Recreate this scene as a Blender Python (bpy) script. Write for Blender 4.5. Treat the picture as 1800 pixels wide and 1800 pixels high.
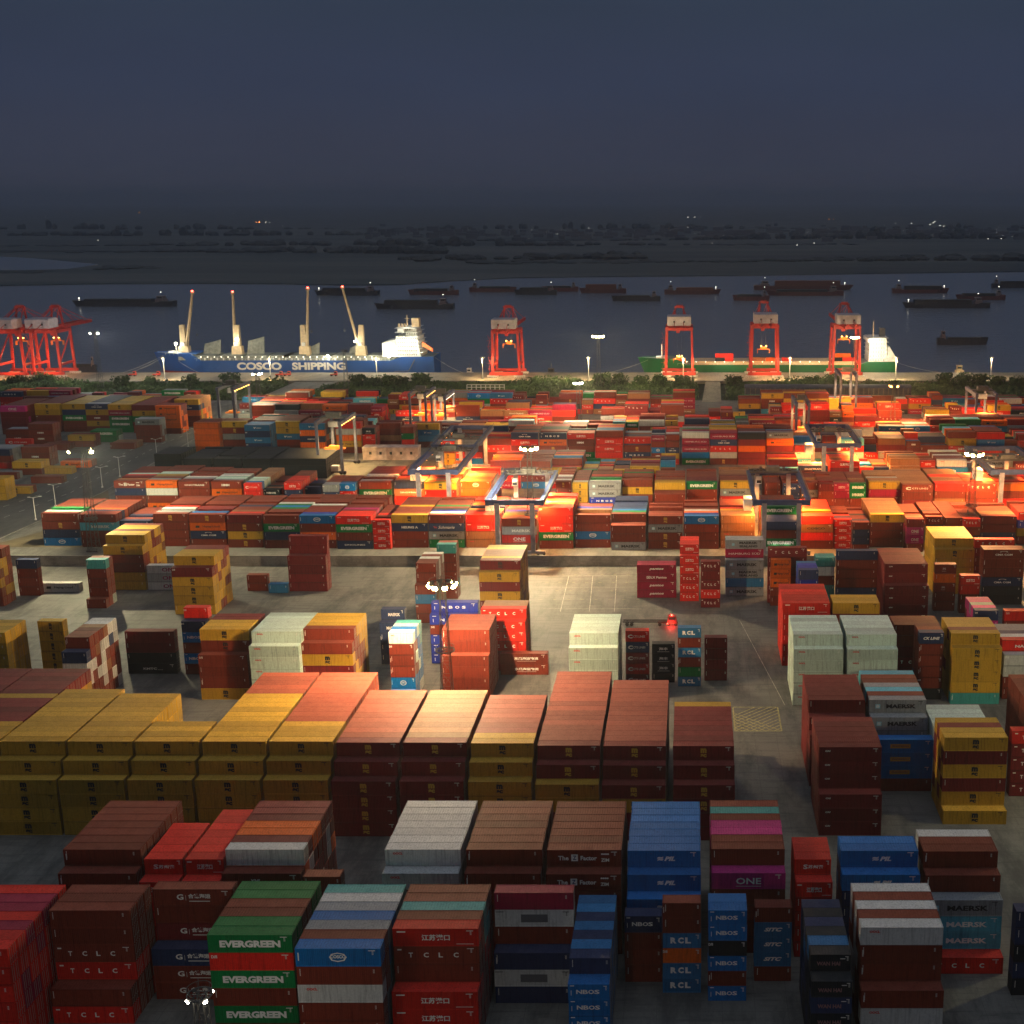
import bpy, math, random, numpy as np
from mathutils import Vector, Matrix
from mathutils.bvhtree import BVHTree
RND = random.Random(11)
sc = bpy.context.scene
COL = sc.collection
for o in list(bpy.data.objects): bpy.data.objects.remove(o)

# ------------------------------------------------------------ camera
HC = 120.0; F = 2250.0; CX = 1212.0; CY = 900.0; HOR = 350.0
PITCH = math.atan((CY-HOR)/F)
cam = bpy.data.cameras.new('camera'); co = bpy.data.objects.new('camera', cam); COL.objects.link(co)
co.location = (0, 0, HC); co.rotation_euler = (math.pi/2-PITCH, 0, 0)
cam.sensor_width = 36; cam.lens = F/1800*36; cam.shift_x = (900-CX)/1800
cam.clip_start = 1; cam.clip_end = 60000
sc.camera = co

# ------------------------------------------------------------ sky (dusk, overcast: brighter overhead than at the horizon)
w = bpy.data.worlds.new('World'); sc.world = w; w.use_nodes = True
nt = w.node_tree; N = nt.nodes; Lk = nt.links
for n in list(N): N.remove(n)
out = N.new('ShaderNodeOutputWorld'); bg = N.new('ShaderNodeBackground'); Lk.new(bg.outputs[0], out.inputs[0])
tc = N.new('ShaderNodeTexCoord'); sp = N.new('ShaderNodeSeparateXYZ'); Lk.new(tc.outputs['Generated'], sp.inputs[0])
rp = N.new('ShaderNodeValToRGB'); Lk.new(sp.outputs['Z'], rp.inputs[0])
els = [(0.0, (.0400, .0440, .0700)), (0.035, (.0370, .0440, .0740)), (0.085, (.0330, .0440, .0800)), (0.15, (.0310, .0440, .0740)), (0.34, (.026, .036, .060)), (0.68, (.055, .07, .10)), (0.86, (.20, .235, .29)), (1.0, (.36, .41, .48))]
cr = rp.color_ramp; cr.interpolation = 'EASE'
while len(cr.elements) < len(els): cr.elements.new(.5)
for e, (p, c) in zip(cr.elements, els): e.position = p; e.color = (*c, 1)
mp = N.new('ShaderNodeMapping'); mp.inputs['Scale'].default_value = (2.6, 2.6, 9); Lk.new(tc.outputs['Generated'], mp.inputs[0])
nz = N.new('ShaderNodeTexNoise'); nz.inputs['Scale'].default_value = 1.6; nz.inputs['Detail'].default_value = 5; Lk.new(mp.outputs[0], nz.inputs[0])
mr = N.new('ShaderNodeMapRange'); mr.inputs[1].default_value = .3; mr.inputs[2].default_value = .7; mr.inputs[3].default_value = .94; mr.inputs[4].default_value = 1.05; Lk.new(nz.outputs[0], mr.inputs[0])
vm = N.new('ShaderNodeVectorMath'); vm.operation = 'SCALE'; Lk.new(rp.outputs[0], vm.inputs[0]); Lk.new(mr.outputs[0], vm.inputs['Scale']); Lk.new(vm.outputs[0], bg.inputs[0])
bg.inputs[1].default_value = 1.0
sc.view_settings.view_transform = 'Standard'; sc.view_settings.look = 'None'; sc.view_settings.gamma = 1; sc.view_settings.exposure = 0
sc.cycles.use_denoising = True; sc.cycles.max_bounces = 5; sc.cycles.diffuse_bounces = 2; sc.cycles.glossy_bounces = 2
sc.cycles.volume_bounces = 0; sc.cycles.sample_clamp_indirect = 3; sc.cycles.use_light_tree = True; sc.cycles.caustics_reflective = False; sc.cycles.caustics_refractive = False

def P(x, y, z):
    """pixel of the photograph + real height -> place on the ground plan"""
    v = (y-CY)/F; th = PITCH+math.atan(v); Y = (HC-z)/math.tan(th); Z = Y*math.cos(PITCH)+(HC-z)*math.sin(PITCH)
    return (x-CX)*Z/F, Y
def XatY(x, Y, z): return (x-CX)*(Y*math.cos(PITCH)+(HC-z)*math.sin(PITCH))/F
def ZatY(y, Y): return HC-Y*math.tan(PITCH+math.atan((y-CY)/F))
def pxscale(Y, z): return F/(Y*math.cos(PITCH)+(HC-z)*math.sin(PITCH))

# ------------------------------------------------------------ materials
MATS = {}
def mat(name, col, rough=.6, metal=0, noise=.18, nscale=.5, emit=None, es=0, spec=.4, bump=0, bscale=3, obj=True, dust=0, col2=None):
    if name in MATS: return MATS[name]
    m = bpy.data.materials.new(name); m.use_nodes = True; MATS[name] = m
    n = m.node_tree.nodes; l = m.node_tree.links; b = n['Principled BSDF']
    b.inputs['Roughness'].default_value = rough; b.inputs['Metallic'].default_value = metal; b.inputs['Specular IOR Level'].default_value = spec
    b.inputs['Base Color'].default_value = (*col, 1)
    if emit:
        b.inputs['Emission Color'].default_value = (*emit, 1); b.inputs['Emission Strength'].default_value = es
    if noise:
        t = n.new('ShaderNodeTexCoord'); z = n.new('ShaderNodeTexNoise'); z.inputs['Scale'].default_value = nscale; z.inputs['Detail'].default_value = 6
        l.new(t.outputs['Object'], z.inputs[0])
        r = n.new('ShaderNodeMapRange'); r.inputs[1].default_value = .35; r.inputs[2].default_value = .65; l.new(z.outputs[0], r.inputs[0])
        mx = n.new('ShaderNodeMix'); mx.data_type = 'RGBA'; l.new(r.outputs[0], mx.inputs[0])
        c2 = col2 or [min(1, c*(1+noise)) for c in col]
        mx.inputs[6].default_value = (*[c*(1-noise) for c in col], 1); mx.inputs[7].default_value = (*c2, 1)
        l.new(mx.outputs[2], b.inputs['Base Color'])
        if bump:
            z2 = n.new('ShaderNodeTexNoise'); z2.inputs['Scale'].default_value = bscale; z2.inputs['Detail'].default_value = 4; l.new(t.outputs['Object'], z2.inputs[0])
            bp = n.new('ShaderNodeBump'); bp.inputs['Strength'].default_value = bump; l.new(z2.outputs[0], bp.inputs['Height']); l.new(bp.outputs[0], b.inputs['Normal'])
    return m

def paint_nodes(m, col=None):
    """container paint: chalked roofs, grime, rust specks; colour given or read from the 'paint' attribute"""
    n = m.node_tree.nodes; l = m.node_tree.links; b = n['Principled BSDF']
    b.inputs['Roughness'].default_value = .68; b.inputs['Specular IOR Level'].default_value = .16
    if col is None:
        a = n.new('ShaderNodeAttribute'); a.attribute_name = 'paint'; src = a.outputs['Color']
    else:
        a = n.new('ShaderNodeRGB'); a.outputs[0].default_value = (*col, 1); src = a.outputs[0]
    g = n.new('ShaderNodeNewGeometry'); s = n.new('ShaderNodeSeparateXYZ'); l.new(g.outputs['Normal'], s.inputs[0])
    t = n.new('ShaderNodeMapping'); l.new(g.outputs['Position'], t.inputs[0])
    z = n.new('ShaderNodeTexNoise'); z.inputs['Scale'].default_value = .55; z.inputs['Detail'].default_value = 6; l.new(t.outputs[0], z.inputs[0])
    z3 = n.new('ShaderNodeTexNoise'); z3.inputs['Scale'].default_value = 2.6; z3.inputs['Detail'].default_value = 5; z3.inputs['Roughness'].default_value = .7; l.new(t.outputs[0], z3.inputs[0])
    up = n.new('ShaderNodeMapRange'); up.inputs[1].default_value = .6; up.inputs[2].default_value = .95; l.new(s.outputs[2], up.inputs[0])
    # chalky roof
    r1 = n.new('ShaderNodeMapRange'); r1.inputs[1].default_value = .3; r1.inputs[2].default_value = .7; r1.inputs[3].default_value = .40; r1.inputs[4].default_value = .85; l.new(z.outputs[0], r1.inputs[0])
    mu = n.new('ShaderNodeMath'); mu.operation = 'MULTIPLY'; l.new(up.outputs[0], mu.inputs[0]); l.new(r1.outputs[0], mu.inputs[1])
    m1 = n.new('ShaderNodeMix'); m1.data_type = 'RGBA'; l.new(mu.outputs[0], m1.inputs[0]); l.new(src, m1.inputs[6]); ch = n.new('ShaderNodeVectorMath'); ch.operation = 'MULTIPLY_ADD'; l.new(src, ch.inputs[0]); ch.inputs[1].default_value = (1.3, 1.3, 1.3); ch.inputs[2].default_value = (.052, .042, .034); l.new(ch.outputs[0], m1.inputs[7])
    # grime
    r2 = n.new('ShaderNodeMapRange'); r2.inputs[1].default_value = .3; r2.inputs[2].default_value = .72; r2.inputs[3].default_value = 1.08; r2.inputs[4].default_value = .82; l.new(z3.outputs[0], r2.inputs[0])
    vs = n.new('ShaderNodeVectorMath'); vs.operation = 'SCALE'; l.new(m1.outputs[2], vs.inputs[0]); l.new(r2.outputs[0], vs.inputs['Scale'])
    # no two boxes have faded alike
    oi = n.new('ShaderNodeObjectInfo'); ro = n.new('ShaderNodeMapRange'); ro.inputs[3].default_value = .80 if col is not None else 1; ro.inputs[4].default_value = 1.16 if col is not None else 1; l.new(oi.outputs['Random'], ro.inputs[0])
    vs2 = n.new('ShaderNodeVectorMath'); vs2.operation = 'SCALE'; l.new(vs.outputs[0], vs2.inputs[0]); l.new(ro.outputs[0], vs2.inputs['Scale']); vs = vs2
    # streaks running down the walls
    st = n.new('ShaderNodeMapping'); st.inputs['Scale'].default_value = (3.5, 3.5, .25); l.new(g.outputs['Position'], st.inputs[0])
    zs = n.new('ShaderNodeTexNoise'); zs.inputs['Scale'].default_value = 1; zs.inputs['Detail'].default_value = 5; l.new(st.outputs[0], zs.inputs[0])
    rs = n.new('ShaderNodeMapRange'); rs.inputs[1].default_value = .5; rs.inputs[2].default_value = .75; rs.inputs[3].default_value = 1; rs.inputs[4].default_value = .62; l.new(zs.outputs[0], rs.inputs[0])
    vs3 = n.new('ShaderNodeVectorMath'); vs3.operation = 'SCALE'; l.new(vs.outputs[0], vs3.inputs[0]); l.new(rs.outputs[0], vs3.inputs['Scale']); vs = vs3
    # rust
    r3 = n.new('ShaderNodeMapRange'); r3.inputs[1].default_value = .66; r3.inputs[2].default_value = .74; l.new(z3.outputs[0], r3.inputs[0])
    m2 = n.new('ShaderNodeMix'); m2.data_type = 'RGBA'; l.new(r3.outputs[0], m2.inputs[0]); l.new(vs.outputs[0], m2.inputs[6]); m2.inputs[7].default_value = (.11, .045, .02, 1)
    l.new(m2.outputs[2], b.inputs['Base Color'])

PAINT = {'Y': (.50, .29, .025), 'M': (.17, .015, .017), 'R': (.185, .028, .014), 'r': (.62, .018, .010), 'O': (.70, .12, .008), 'G': (.002, .18, .045),
 'B': (.0, .145, .44), 'V': (.02, .16, .36), 'b': (.09, .40, .52), 'N': (.018, .035, .10), 'K': (.013, .020, .026), 'W': (.56, .56, .54), 'w': (.52, .66, .58),
 'g': (.27, .29, .31), 'T': (.05, .30, .29), 'P': (.52, .02, .20), 'S': (.29, .125, .055), 'D': (.34, .070, .038), 'E': (.27, .060, .042), 'C': (.30, .008, .045), 'U': (.014, .030, .30)}  # salmon, pinkish and roof tan tones have warm mast light put into them
CNAME = {'Y': 'mustard yellow', 'M': 'maroon', 'R': 'rust brown', 'r': 'bright red', 'O': 'orange', 'G': 'green', 'B': 'blue', 'V': 'mid blue', 'b': 'sky blue', 'N': 'navy',
 'K': 'near-black', 'W': 'off-white', 'w': 'pale green', 'g': 'grey', 'T': 'teal', 'P': 'magenta', 'S': 'tan', 'D': 'salmon red', 'E': 'faded pinkish red', 'C': 'crimson', 'U': 'royal blue'}
PM = {}
for k, c in PAINT.items():
    m = bpy.data.materials.new('paint_'+CNAME[k].replace(' ', '_')); m.use_nodes = True; paint_nodes(m, c); PM[k] = m
m_stuff = bpy.data.materials.new('paint_mixed'); m_stuff.use_nodes = True; paint_nodes(m_stuff, None)
LET = {'w': mat('lettering_white', (.75, .74, .70), noise=.08), 'k': mat('lettering_black', (.012, .012, .014), noise=.05), 'r': mat('lettering_red', (.6, .03, .02), noise=.08),
 'y': mat('lettering_yellow', (.50, .29, .03), noise=.08), 'b': mat('lettering_sky', (.25, .55, .68), noise=.05), 'g': mat('lettering_grey', (.11, .11, .12), noise=.05), 'p': mat('lettering_magenta', (.35, .01, .10), noise=.05), 'n': mat('lettering_navy', (.02, .03, .12), noise=.05)}
LET['d'] = mat('lettering_faded', (.26, .13, .14), noise=.1)
LKEYS = list(LET)
m_steel = mat('galvanised_bar', (.30, .29, .27), rough=.45, metal=.3)

# ------------------------------------------------------------ mesh helpers
class MB:
    def __init__(s): s.v = []; s.f = []; s.m = []
    def quad(s, a, b, c, d, mi=0):
        i = len(s.v); s.v += [a, b, c, d]; s.f.append((i, i+1, i+2, i+3)); s.m.append(mi)
    def hexa(s, p, mi=0):
        i = len(s.v); s.v += [tuple(q) for q in p]
        for q in ((0, 3, 2, 1), (4, 5, 6, 7), (0, 1, 5, 4), (1, 2, 6, 5), (2, 3, 7, 6), (3, 0, 4, 7)):
            s.f.append(tuple(i+k for k in q)); s.m.append(mi)
    def box(s, x0, y0, z0, x1, y1, z1, mi=0):
        s.hexa([(x0, y0, z0), (x1, y0, z0), (x1, y1, z0), (x0, y1, z0), (x0, y0, z1), (x1, y0, z1), (x1, y1, z1), (x0, y1, z1)], mi)
    def beam(s, p, q, w, h=None, mi=0, w2=None, h2=None):
        h = h or w; w2 = w2 or w; h2 = h2 or h
        p = Vector(p); q = Vector(q); d = (q-p).normalized()
        up = Vector((0, 0, 1)) if abs(d.z) < .95 else Vector((0, 1, 0))
        a = d.cross(up).normalized(); b = a.cross(d).normalized()
        pts = [p-a*w/2-b*h/2, p+a*w/2-b*h/2, p+a*w/2+b*h/2, p-a*w/2+b*h/2, q-a*w2/2-b*h2/2, q+a*w2/2-b*h2/2, q+a*w2/2+b*h2/2, q-a*w2/2+b*h2/2]
        s.hexa(pts, mi)
    def cyl(s, p, q, r, n=8, mi=0, r2=None, caps=True):
        r2 = r if r2 is None else r2
        p = Vector(p); q = Vector(q); d = (q-p).normalized()
        up = Vector((0, 0, 1)) if abs(d.z) < .95 else Vector((0, 1, 0))
        a = d.cross(up).normalized(); b = a.cross(d).normalized(); i = len(s.v)
        for c, rr in ((p, r), (q, r2)):
            for k in range(n):
                t = 2*math.pi*k/n; s.v.append(tuple(c+a*math.cos(t)*rr+b*math.sin(t)*rr))
        for k in range(n):
            s.f.append((i+k, i+(k+1) % n, i+n+(k+1) % n, i+n+k)); s.m.append(mi)
        if caps:
            s.f.append(tuple(i+k for k in range(n))[::-1]); s.m.append(mi); s.f.append(tuple(i+n+k for k in range(n))); s.m.append(mi)
    def ring(s, c, r, t, n=20, mi=0):
        for k in range(n):
            a0 = 2*math.pi*k/n; a1 = 2*math.pi*(k+1)/n
            s.beam((c[0]+r*math.cos(a0), c[1]+r*math.sin(a0), c[2]), (c[0]+r*math.cos(a1), c[1]+r*math.sin(a1), c[2]), t, t, mi)
    def mesh(s, name, mats):
        me = bpy.data.meshes.new(name); me.from_pydata(s.v, [], s.f); 
        for m in mats: me.materials.append(m)
        me.polygons.foreach_set('material_index', s.m); me.update(); return me
    def build(s, name, mats, parent=None, loc=None):
        if not isinstance(mats, (list, tuple)): mats = [mats]
        o = bpy.data.objects.new(name, s.mesh(name, mats)); COL.objects.link(o)
        if parent: o.parent = parent
        if loc: o.location = loc
        return o
def tag(o, label=None, cat=None, group=None, kind=None):
    if label: o['label'] = label
    if cat: o['category'] = cat
    if group: o['group'] = group
    if kind: o['kind'] = kind
    return o
def empty(name, loc, label, cat, group=None):
    o = bpy.data.objects.new(name, None); COL.objects.link(o); o.location = loc; return tag(o, label, cat, group)
def dup(root, loc, label=None):
    r = root.copy(); COL.objects.link(r); r.location = loc
    if label: r['label'] = label
    for ch in list(root.children):
        c = ch.copy(); COL.objects.link(c); c.parent = r
        for g in ch.children:
            d = g.copy(); COL.objects.link(d); d.parent = c
    return r
def lamp(name, loc, power, col, radius=.5, spot=None, aim=None, parent=None, blend=.5):
    l = bpy.data.lights.new(name, 'SPOT' if spot else 'POINT'); l.energy = power; l.color = col; l.shadow_soft_size = radius
    if spot: l.spot_size = math.radians(spot); l.spot_blend = blend
    o = bpy.data.objects.new(name, l); COL.objects.link(o); o.location = loc
    if aim is not None:
        o.rotation_euler = (Vector(aim)-Vector(loc)).to_track_quat('-Z', 'Y').to_euler()
    if parent: o.parent = parent
    return o

# ------------------------------------------------------------ lettering
_tc = bpy.data.curves.new('lettering', 'FONT'); _to = bpy.data.objects.new('lettering', _tc); COL.objects.link(_to)
TCACHE = {}
def text_geo(body, bold=.02, res=2, shear=0):
    k = (body, bold, res, shear)
    if k not in TCACHE:
        _tc.body = body; _tc.offset = bold; _tc.resolution_u = res; _tc.shear = shear; _tc.size = 1
        dg = bpy.context.evaluated_depsgraph_get(); dg.update()
        me = bpy.data.meshes.new_from_object(_to.evaluated_get(dg))
        v = np.array([q.co[:2] for q in me.vertices]).reshape(-1, 2); f = [tuple(p.vertices) for p in me.polygons]
        bpy.data.meshes.remove(me)
        if len(v): v[:, 0] -= (v[:, 0].min()+v[:, 0].max())/2; v[:, 1] -= (v[:, 1].min()+v[:, 1].max())/2
        TCACHE[k] = (v, f)
    return TCACHE[k]
# element: (text, width fraction of 12.19, height in m, x frac, z frac, colour, shear) ; '#' = filled rectangle
def E_(t, wf, hm, x=.5, z=.52, c='w', sh=0, bold=.03): return (t, wf, hm, x, z, c, sh, bold)
MSC = lambda c: [E_('m', .10, 1.0, .5, .66, c, bold=.07), E_('sc', .10, .72, .5, .30, c, bold=.06)]
MARK = {
 'msc': MSC('k'), 'mscy': MSC('y'), 'mscd': MSC('k'),
 'tclc': [E_('T', .05, .8, .2), E_('C', .06, .8, .38), E_('L', .05, .8, .55), E_('C', .06, .8, .73), E_('#', .05, .22, .07, .82)],
 'eg': [E_('EVERGREEN', .72, 1.15, .5, .5, bold=.055)],
 'js': [E_('江苏港口', .33, 1.0, .5, .5), E_('#', .10, .2, .1, .82), E_('#', .20, .08, .84, .14)],
 'szg': [E_('苏州港', .33, .7, .58, .5), E_('S', .1, .9, .3, .5)],
 'cos': [E_('o', .21, 1.5, .5, .52, bold=-.06), E_('COSCO', .18, .55, .5, .55, bold=.04), E_('#', .012, 1.3, .035, .55)],
 'hd': [E_('G', .085, .95, .34, .55), E_('合德海运', .28, .8, .58, .6), E_('#', .26, .12, .58, .3), E_('#', .004, .9, .41, .5)],
 'dii': [E_('D/II', .07, .5, .06, .78)], 'oocl': [E_('OOCL', .13, .42, .17, .76, 'r', bold=.06)],
 'gp': [E_('#', .34, 1.35, .5, .5, 'g'), E_('#', .1, .12, .06, .88, 'k')],
 'nbos': [E_('N', .09, .75, .27), E_('B', .08, .75, .42), E_('O', .09, .75, .56), E_('S', .08, .75, .70), E_('#', .010, .9, .075, .45), E_('#', .08, .15, .1, .9)],
 'rcl': [E_('R', .13, 1.15, .28, bold=.06), E_('C', .12, 1.15, .47, bold=.06), E_('L', .12, 1.15, .66, bold=.06)],
 'sitc': [E_('SITC', .5, .75, .5, .52, 'w', .35, .05)], 'wh': [E_('WAN HAI', .58, .7, .45, .45, 'd', bold=.04), E_('#', .1, .15, .8, .75)],
 'mk': [E_('MAERSK', .52, .95, .56, .5, 'k', bold=.04), E_('#', .085, .95, .15, .5, 'b'), E_('✳', .07, .8, .15, .5, 'w', bold=.02)],
 'mkw': [E_('MAERSK', .52, .95, .56, .5, 'w', bold=.04)],
 'mks': [E_('MAERSK', .48, .8, .6, .68, 'k', bold=.04), E_('SEALAND', .48, .7, .6, .3, 'k', bold=.04), E_('#', .07, .8, .2, .5, 'b')],
 'xhl': [E_('XHL', .14, .6, .42, .55, 'w', .3), E_('#', .17, .07, .42, .28)],
 'zim': [E_('The', .14, .8, .22, .5), E_('#', .09, 1.2, .37, .52, 'w'), E_('Z', .05, .8, .37, .52, 'n'), E_('Factor', .22, .8, .56, .5), E_('ZIM', .11, .6, .78, .38), E_('····', .11, .3, .78, .75, bold=.08)],
 'pil': [E_('PIL', .15, .8, .58, .5, 'w', .3, .05), E_('≋', .08, .8, .45, .5, 'w', 0, .06)],
 'one': [E_('ONE', .34, 1.15, .5, .5, bold=.02), E_('#', .34, .08, .5, .18)], 'onem': [E_('ONE', .40, 1.25, .62, .5, 'p', bold=.02)],
 'cai': [E_('CAI', .085, .35, .14, .72, 'w', .2, .05)], 'yp': [E_('#', .36, .95, .42, .5, 'y'), E_('ZHONGGU', .3, .4, .42, .5, 'n', bold=.02)],
 'hl': [E_('Hapag-Lloyd', .48, .95, .6, .5, 'k', bold=.02), E_('▰▰', .12, .8, .22, .5, 'k', .2, .03)],
 'kmtc': [E_('KMTC', .28, .6, .45, .5, 'w', 0, .04), E_('····', .1, .12, .66, .4)],
 'cma': [E_('CMA CGM', .42, .55, .5, .45, 'w', 0, .03), E_('⌒', .2, .3, .5, .78, 'w')],
 'ck': [E_('CK LINE', .66, .8, .5, .5, 'w', .25, .04)], 'nam': [E_('NAMSUNG', .62, .75, .6, .45, 'w', 0, .04)],
 'pan': [E_('pantos', .36, .85, .5, .5, 'w', .2, .03)], 'lxp': [E_('LX Pantos', .4, .7, .55, .5, 'w'), E_('▣', .09, .8, .29, .5, 'w')],
 'sino': [E_('SINOTRANS', .62, .6, .52, .5, 'w', 0, .02)], 'sinl': [E_('SINOLINES', .58, .55, .5, .5, 'w', 0, .02)],
 'hmm': [E_('HMM', .25, .85, .48, .5, 'w', 0, .05)], 'hsud': [E_('HAMBURG SÜD', .8, .75, .5, .5, 'w', 0, .0)],
 'cul': [E_('C', .16, 1.1, .2, .5, 'w', 0, .05), E_('CTS LINES', .5, .6, .58, .5, 'w', 0, .01)],
 'cjk': [E_('东风海运物流', .5, .75, .55, .55), E_('#', .4, .06, .55, .3)], 'vas': [E_('V', .1, .8, .42, .52, 'w', .2, .05), E_('LYGCO', .18, .5, .58, .5)],
 'heu': [E_('HEUNG A', .46, .85, .5, .5, 'w', 0, .05)], 'sch': [E_('Yo', .1, .7, .18, .5, 'r'), E_('Schmarie', .46, 1.0, .5, .5, 'w', .3, 0)],
 'ymg': [E_('YANG MING', .68, .8, .5, .5, 'r', 0, .03)], 'coss': [E_('COSCO', .5, .75, .5, .5, 'k', 0, .04)], 'chn': [E_('海丰', .3, .9, .5, .5), E_('#', .4, .1, .5, .2)],
 'txl': [E_('C', .1, .9, .3, .5, 'w', 0, .06), E_('TS LINES', .34, .55, .56, .5, 'w')], 'vs': [E_('#', .012, 1.1, .035, .55)],
}
MDESC = {'msc': 'black emblem', 'mscd': 'black emblem', 'mscy': 'yellow emblem', 'eg': 'bold white lettering', 'tclc': 'spaced white letters', 'js': 'white Chinese characters', 'szg': 'white Chinese characters',
 'cos': 'oval white emblem', 'hd': 'white Chinese characters', 'dii': 'small white code', 'oocl': 'small red letters', 'gp': 'grey panel', 'nbos': 'spaced white letters', 'rcl': 'serif white letters',
 'sitc': 'slanted white letters', 'wh': 'red letters', 'mk': 'black lettering', 'mkw': 'white lettering', 'mks': 'two black lines', 'xhl': 'small white letters', 'zim': 'white slogan', 'pil': 'small white letters',
 'one': 'large white letters', 'onem': 'magenta letters', 'cai': 'tiny white letters', 'yp': 'yellow panel', 'hl': 'black lettering', 'kmtc': 'white lettering', 'cma': 'white lettering', 'ck': 'slanted white letters',
 'nam': 'white lettering', 'pan': 'white lettering', 'lxp': 'white lettering', 'cul': 'round white emblem', 'cjk': 'white Chinese characters', 'hsud': 'thin white letters'}
def mark_geo(mk, L, h, serial=True):
    V = []; Fc = []; M = []
    k20 = L < 8; sx = (1.0 if not k20 else 1.55)
    def add(v2, faces, c):
        i = len(V)
        V.extend([(a, -.012, b) for a, b in v2]); Fc.extend([tuple(i+q for q in f) for f in faces]); M.extend([LKEYS.index(c)]*len(faces))
    for (t, wf, hm, x, z, c, sh, bold) in MARK.get(mk, []):
        W = wf*(12.19 if not k20 else 6.06*1.0*(1.25 if wf < .5 else 1)); hh = min(hm, h*.62)*(1 if not k20 else .92)
        if k20 and wf < .1 and t != '#': W = wf*12.19*.8
        cx = x*L; cz = z*h
        if t == '#':
            add([(cx-W/2, cz-hh/2), (cx+W/2, cz-hh/2), (cx+W/2, cz+hh/2), (cx-W/2, cz+hh/2)], [(0, 1, 2, 3)], c)
            if c in 'wk' or True:
                # lettering sits 3 mm proud of a panel
                pass
        else:
            v, f = text_geo(t, bold, 2, sh)
            if not len(v): continue
            a = v.copy(); ww = np.ptp(a[:, 0]) or 1; wh = np.ptp(a[:, 1]) or 1
            a[:, 0] *= W/ww; a[:, 1] *= hh/wh
            i = len(V); V.extend([(p[0]+cx, -.018, p[1]+cz) for p in a]); Fc.extend([tuple(i+q for q in g) for g in f]); M.extend([LKEYS.index(c)]*len(f))
    if serial:
        c = 'k' if mk in ('msc', 'mk', 'mks', 'hl', 'onem', 'gp') else 'w'
        for k in range(4):   # data block at the right end and number at the left
            z = h*.82-k*.16
            add([(L*.90, z), (L*.90+.25, z), (L*.90+.25, z+.07), (L*.90, z+.07)], [(0, 1, 2, 3)], c)
        if mk in ('', 'vs'):
            for k in range(6):
                z = h*.84-k*.2; add([(.45, z), (.56, z), (.56, z+.13), (.45, z+.13)], [(0, 1, 2, 3)], c)
        elif mk != 'oocl':
            add([(L*.86, h*.86), (L*.94, h*.86), (L*.94, h*.90), (L*.86, h*.90)], [(0, 1, 2, 3)], c)
    return V, Fc, M

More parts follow.
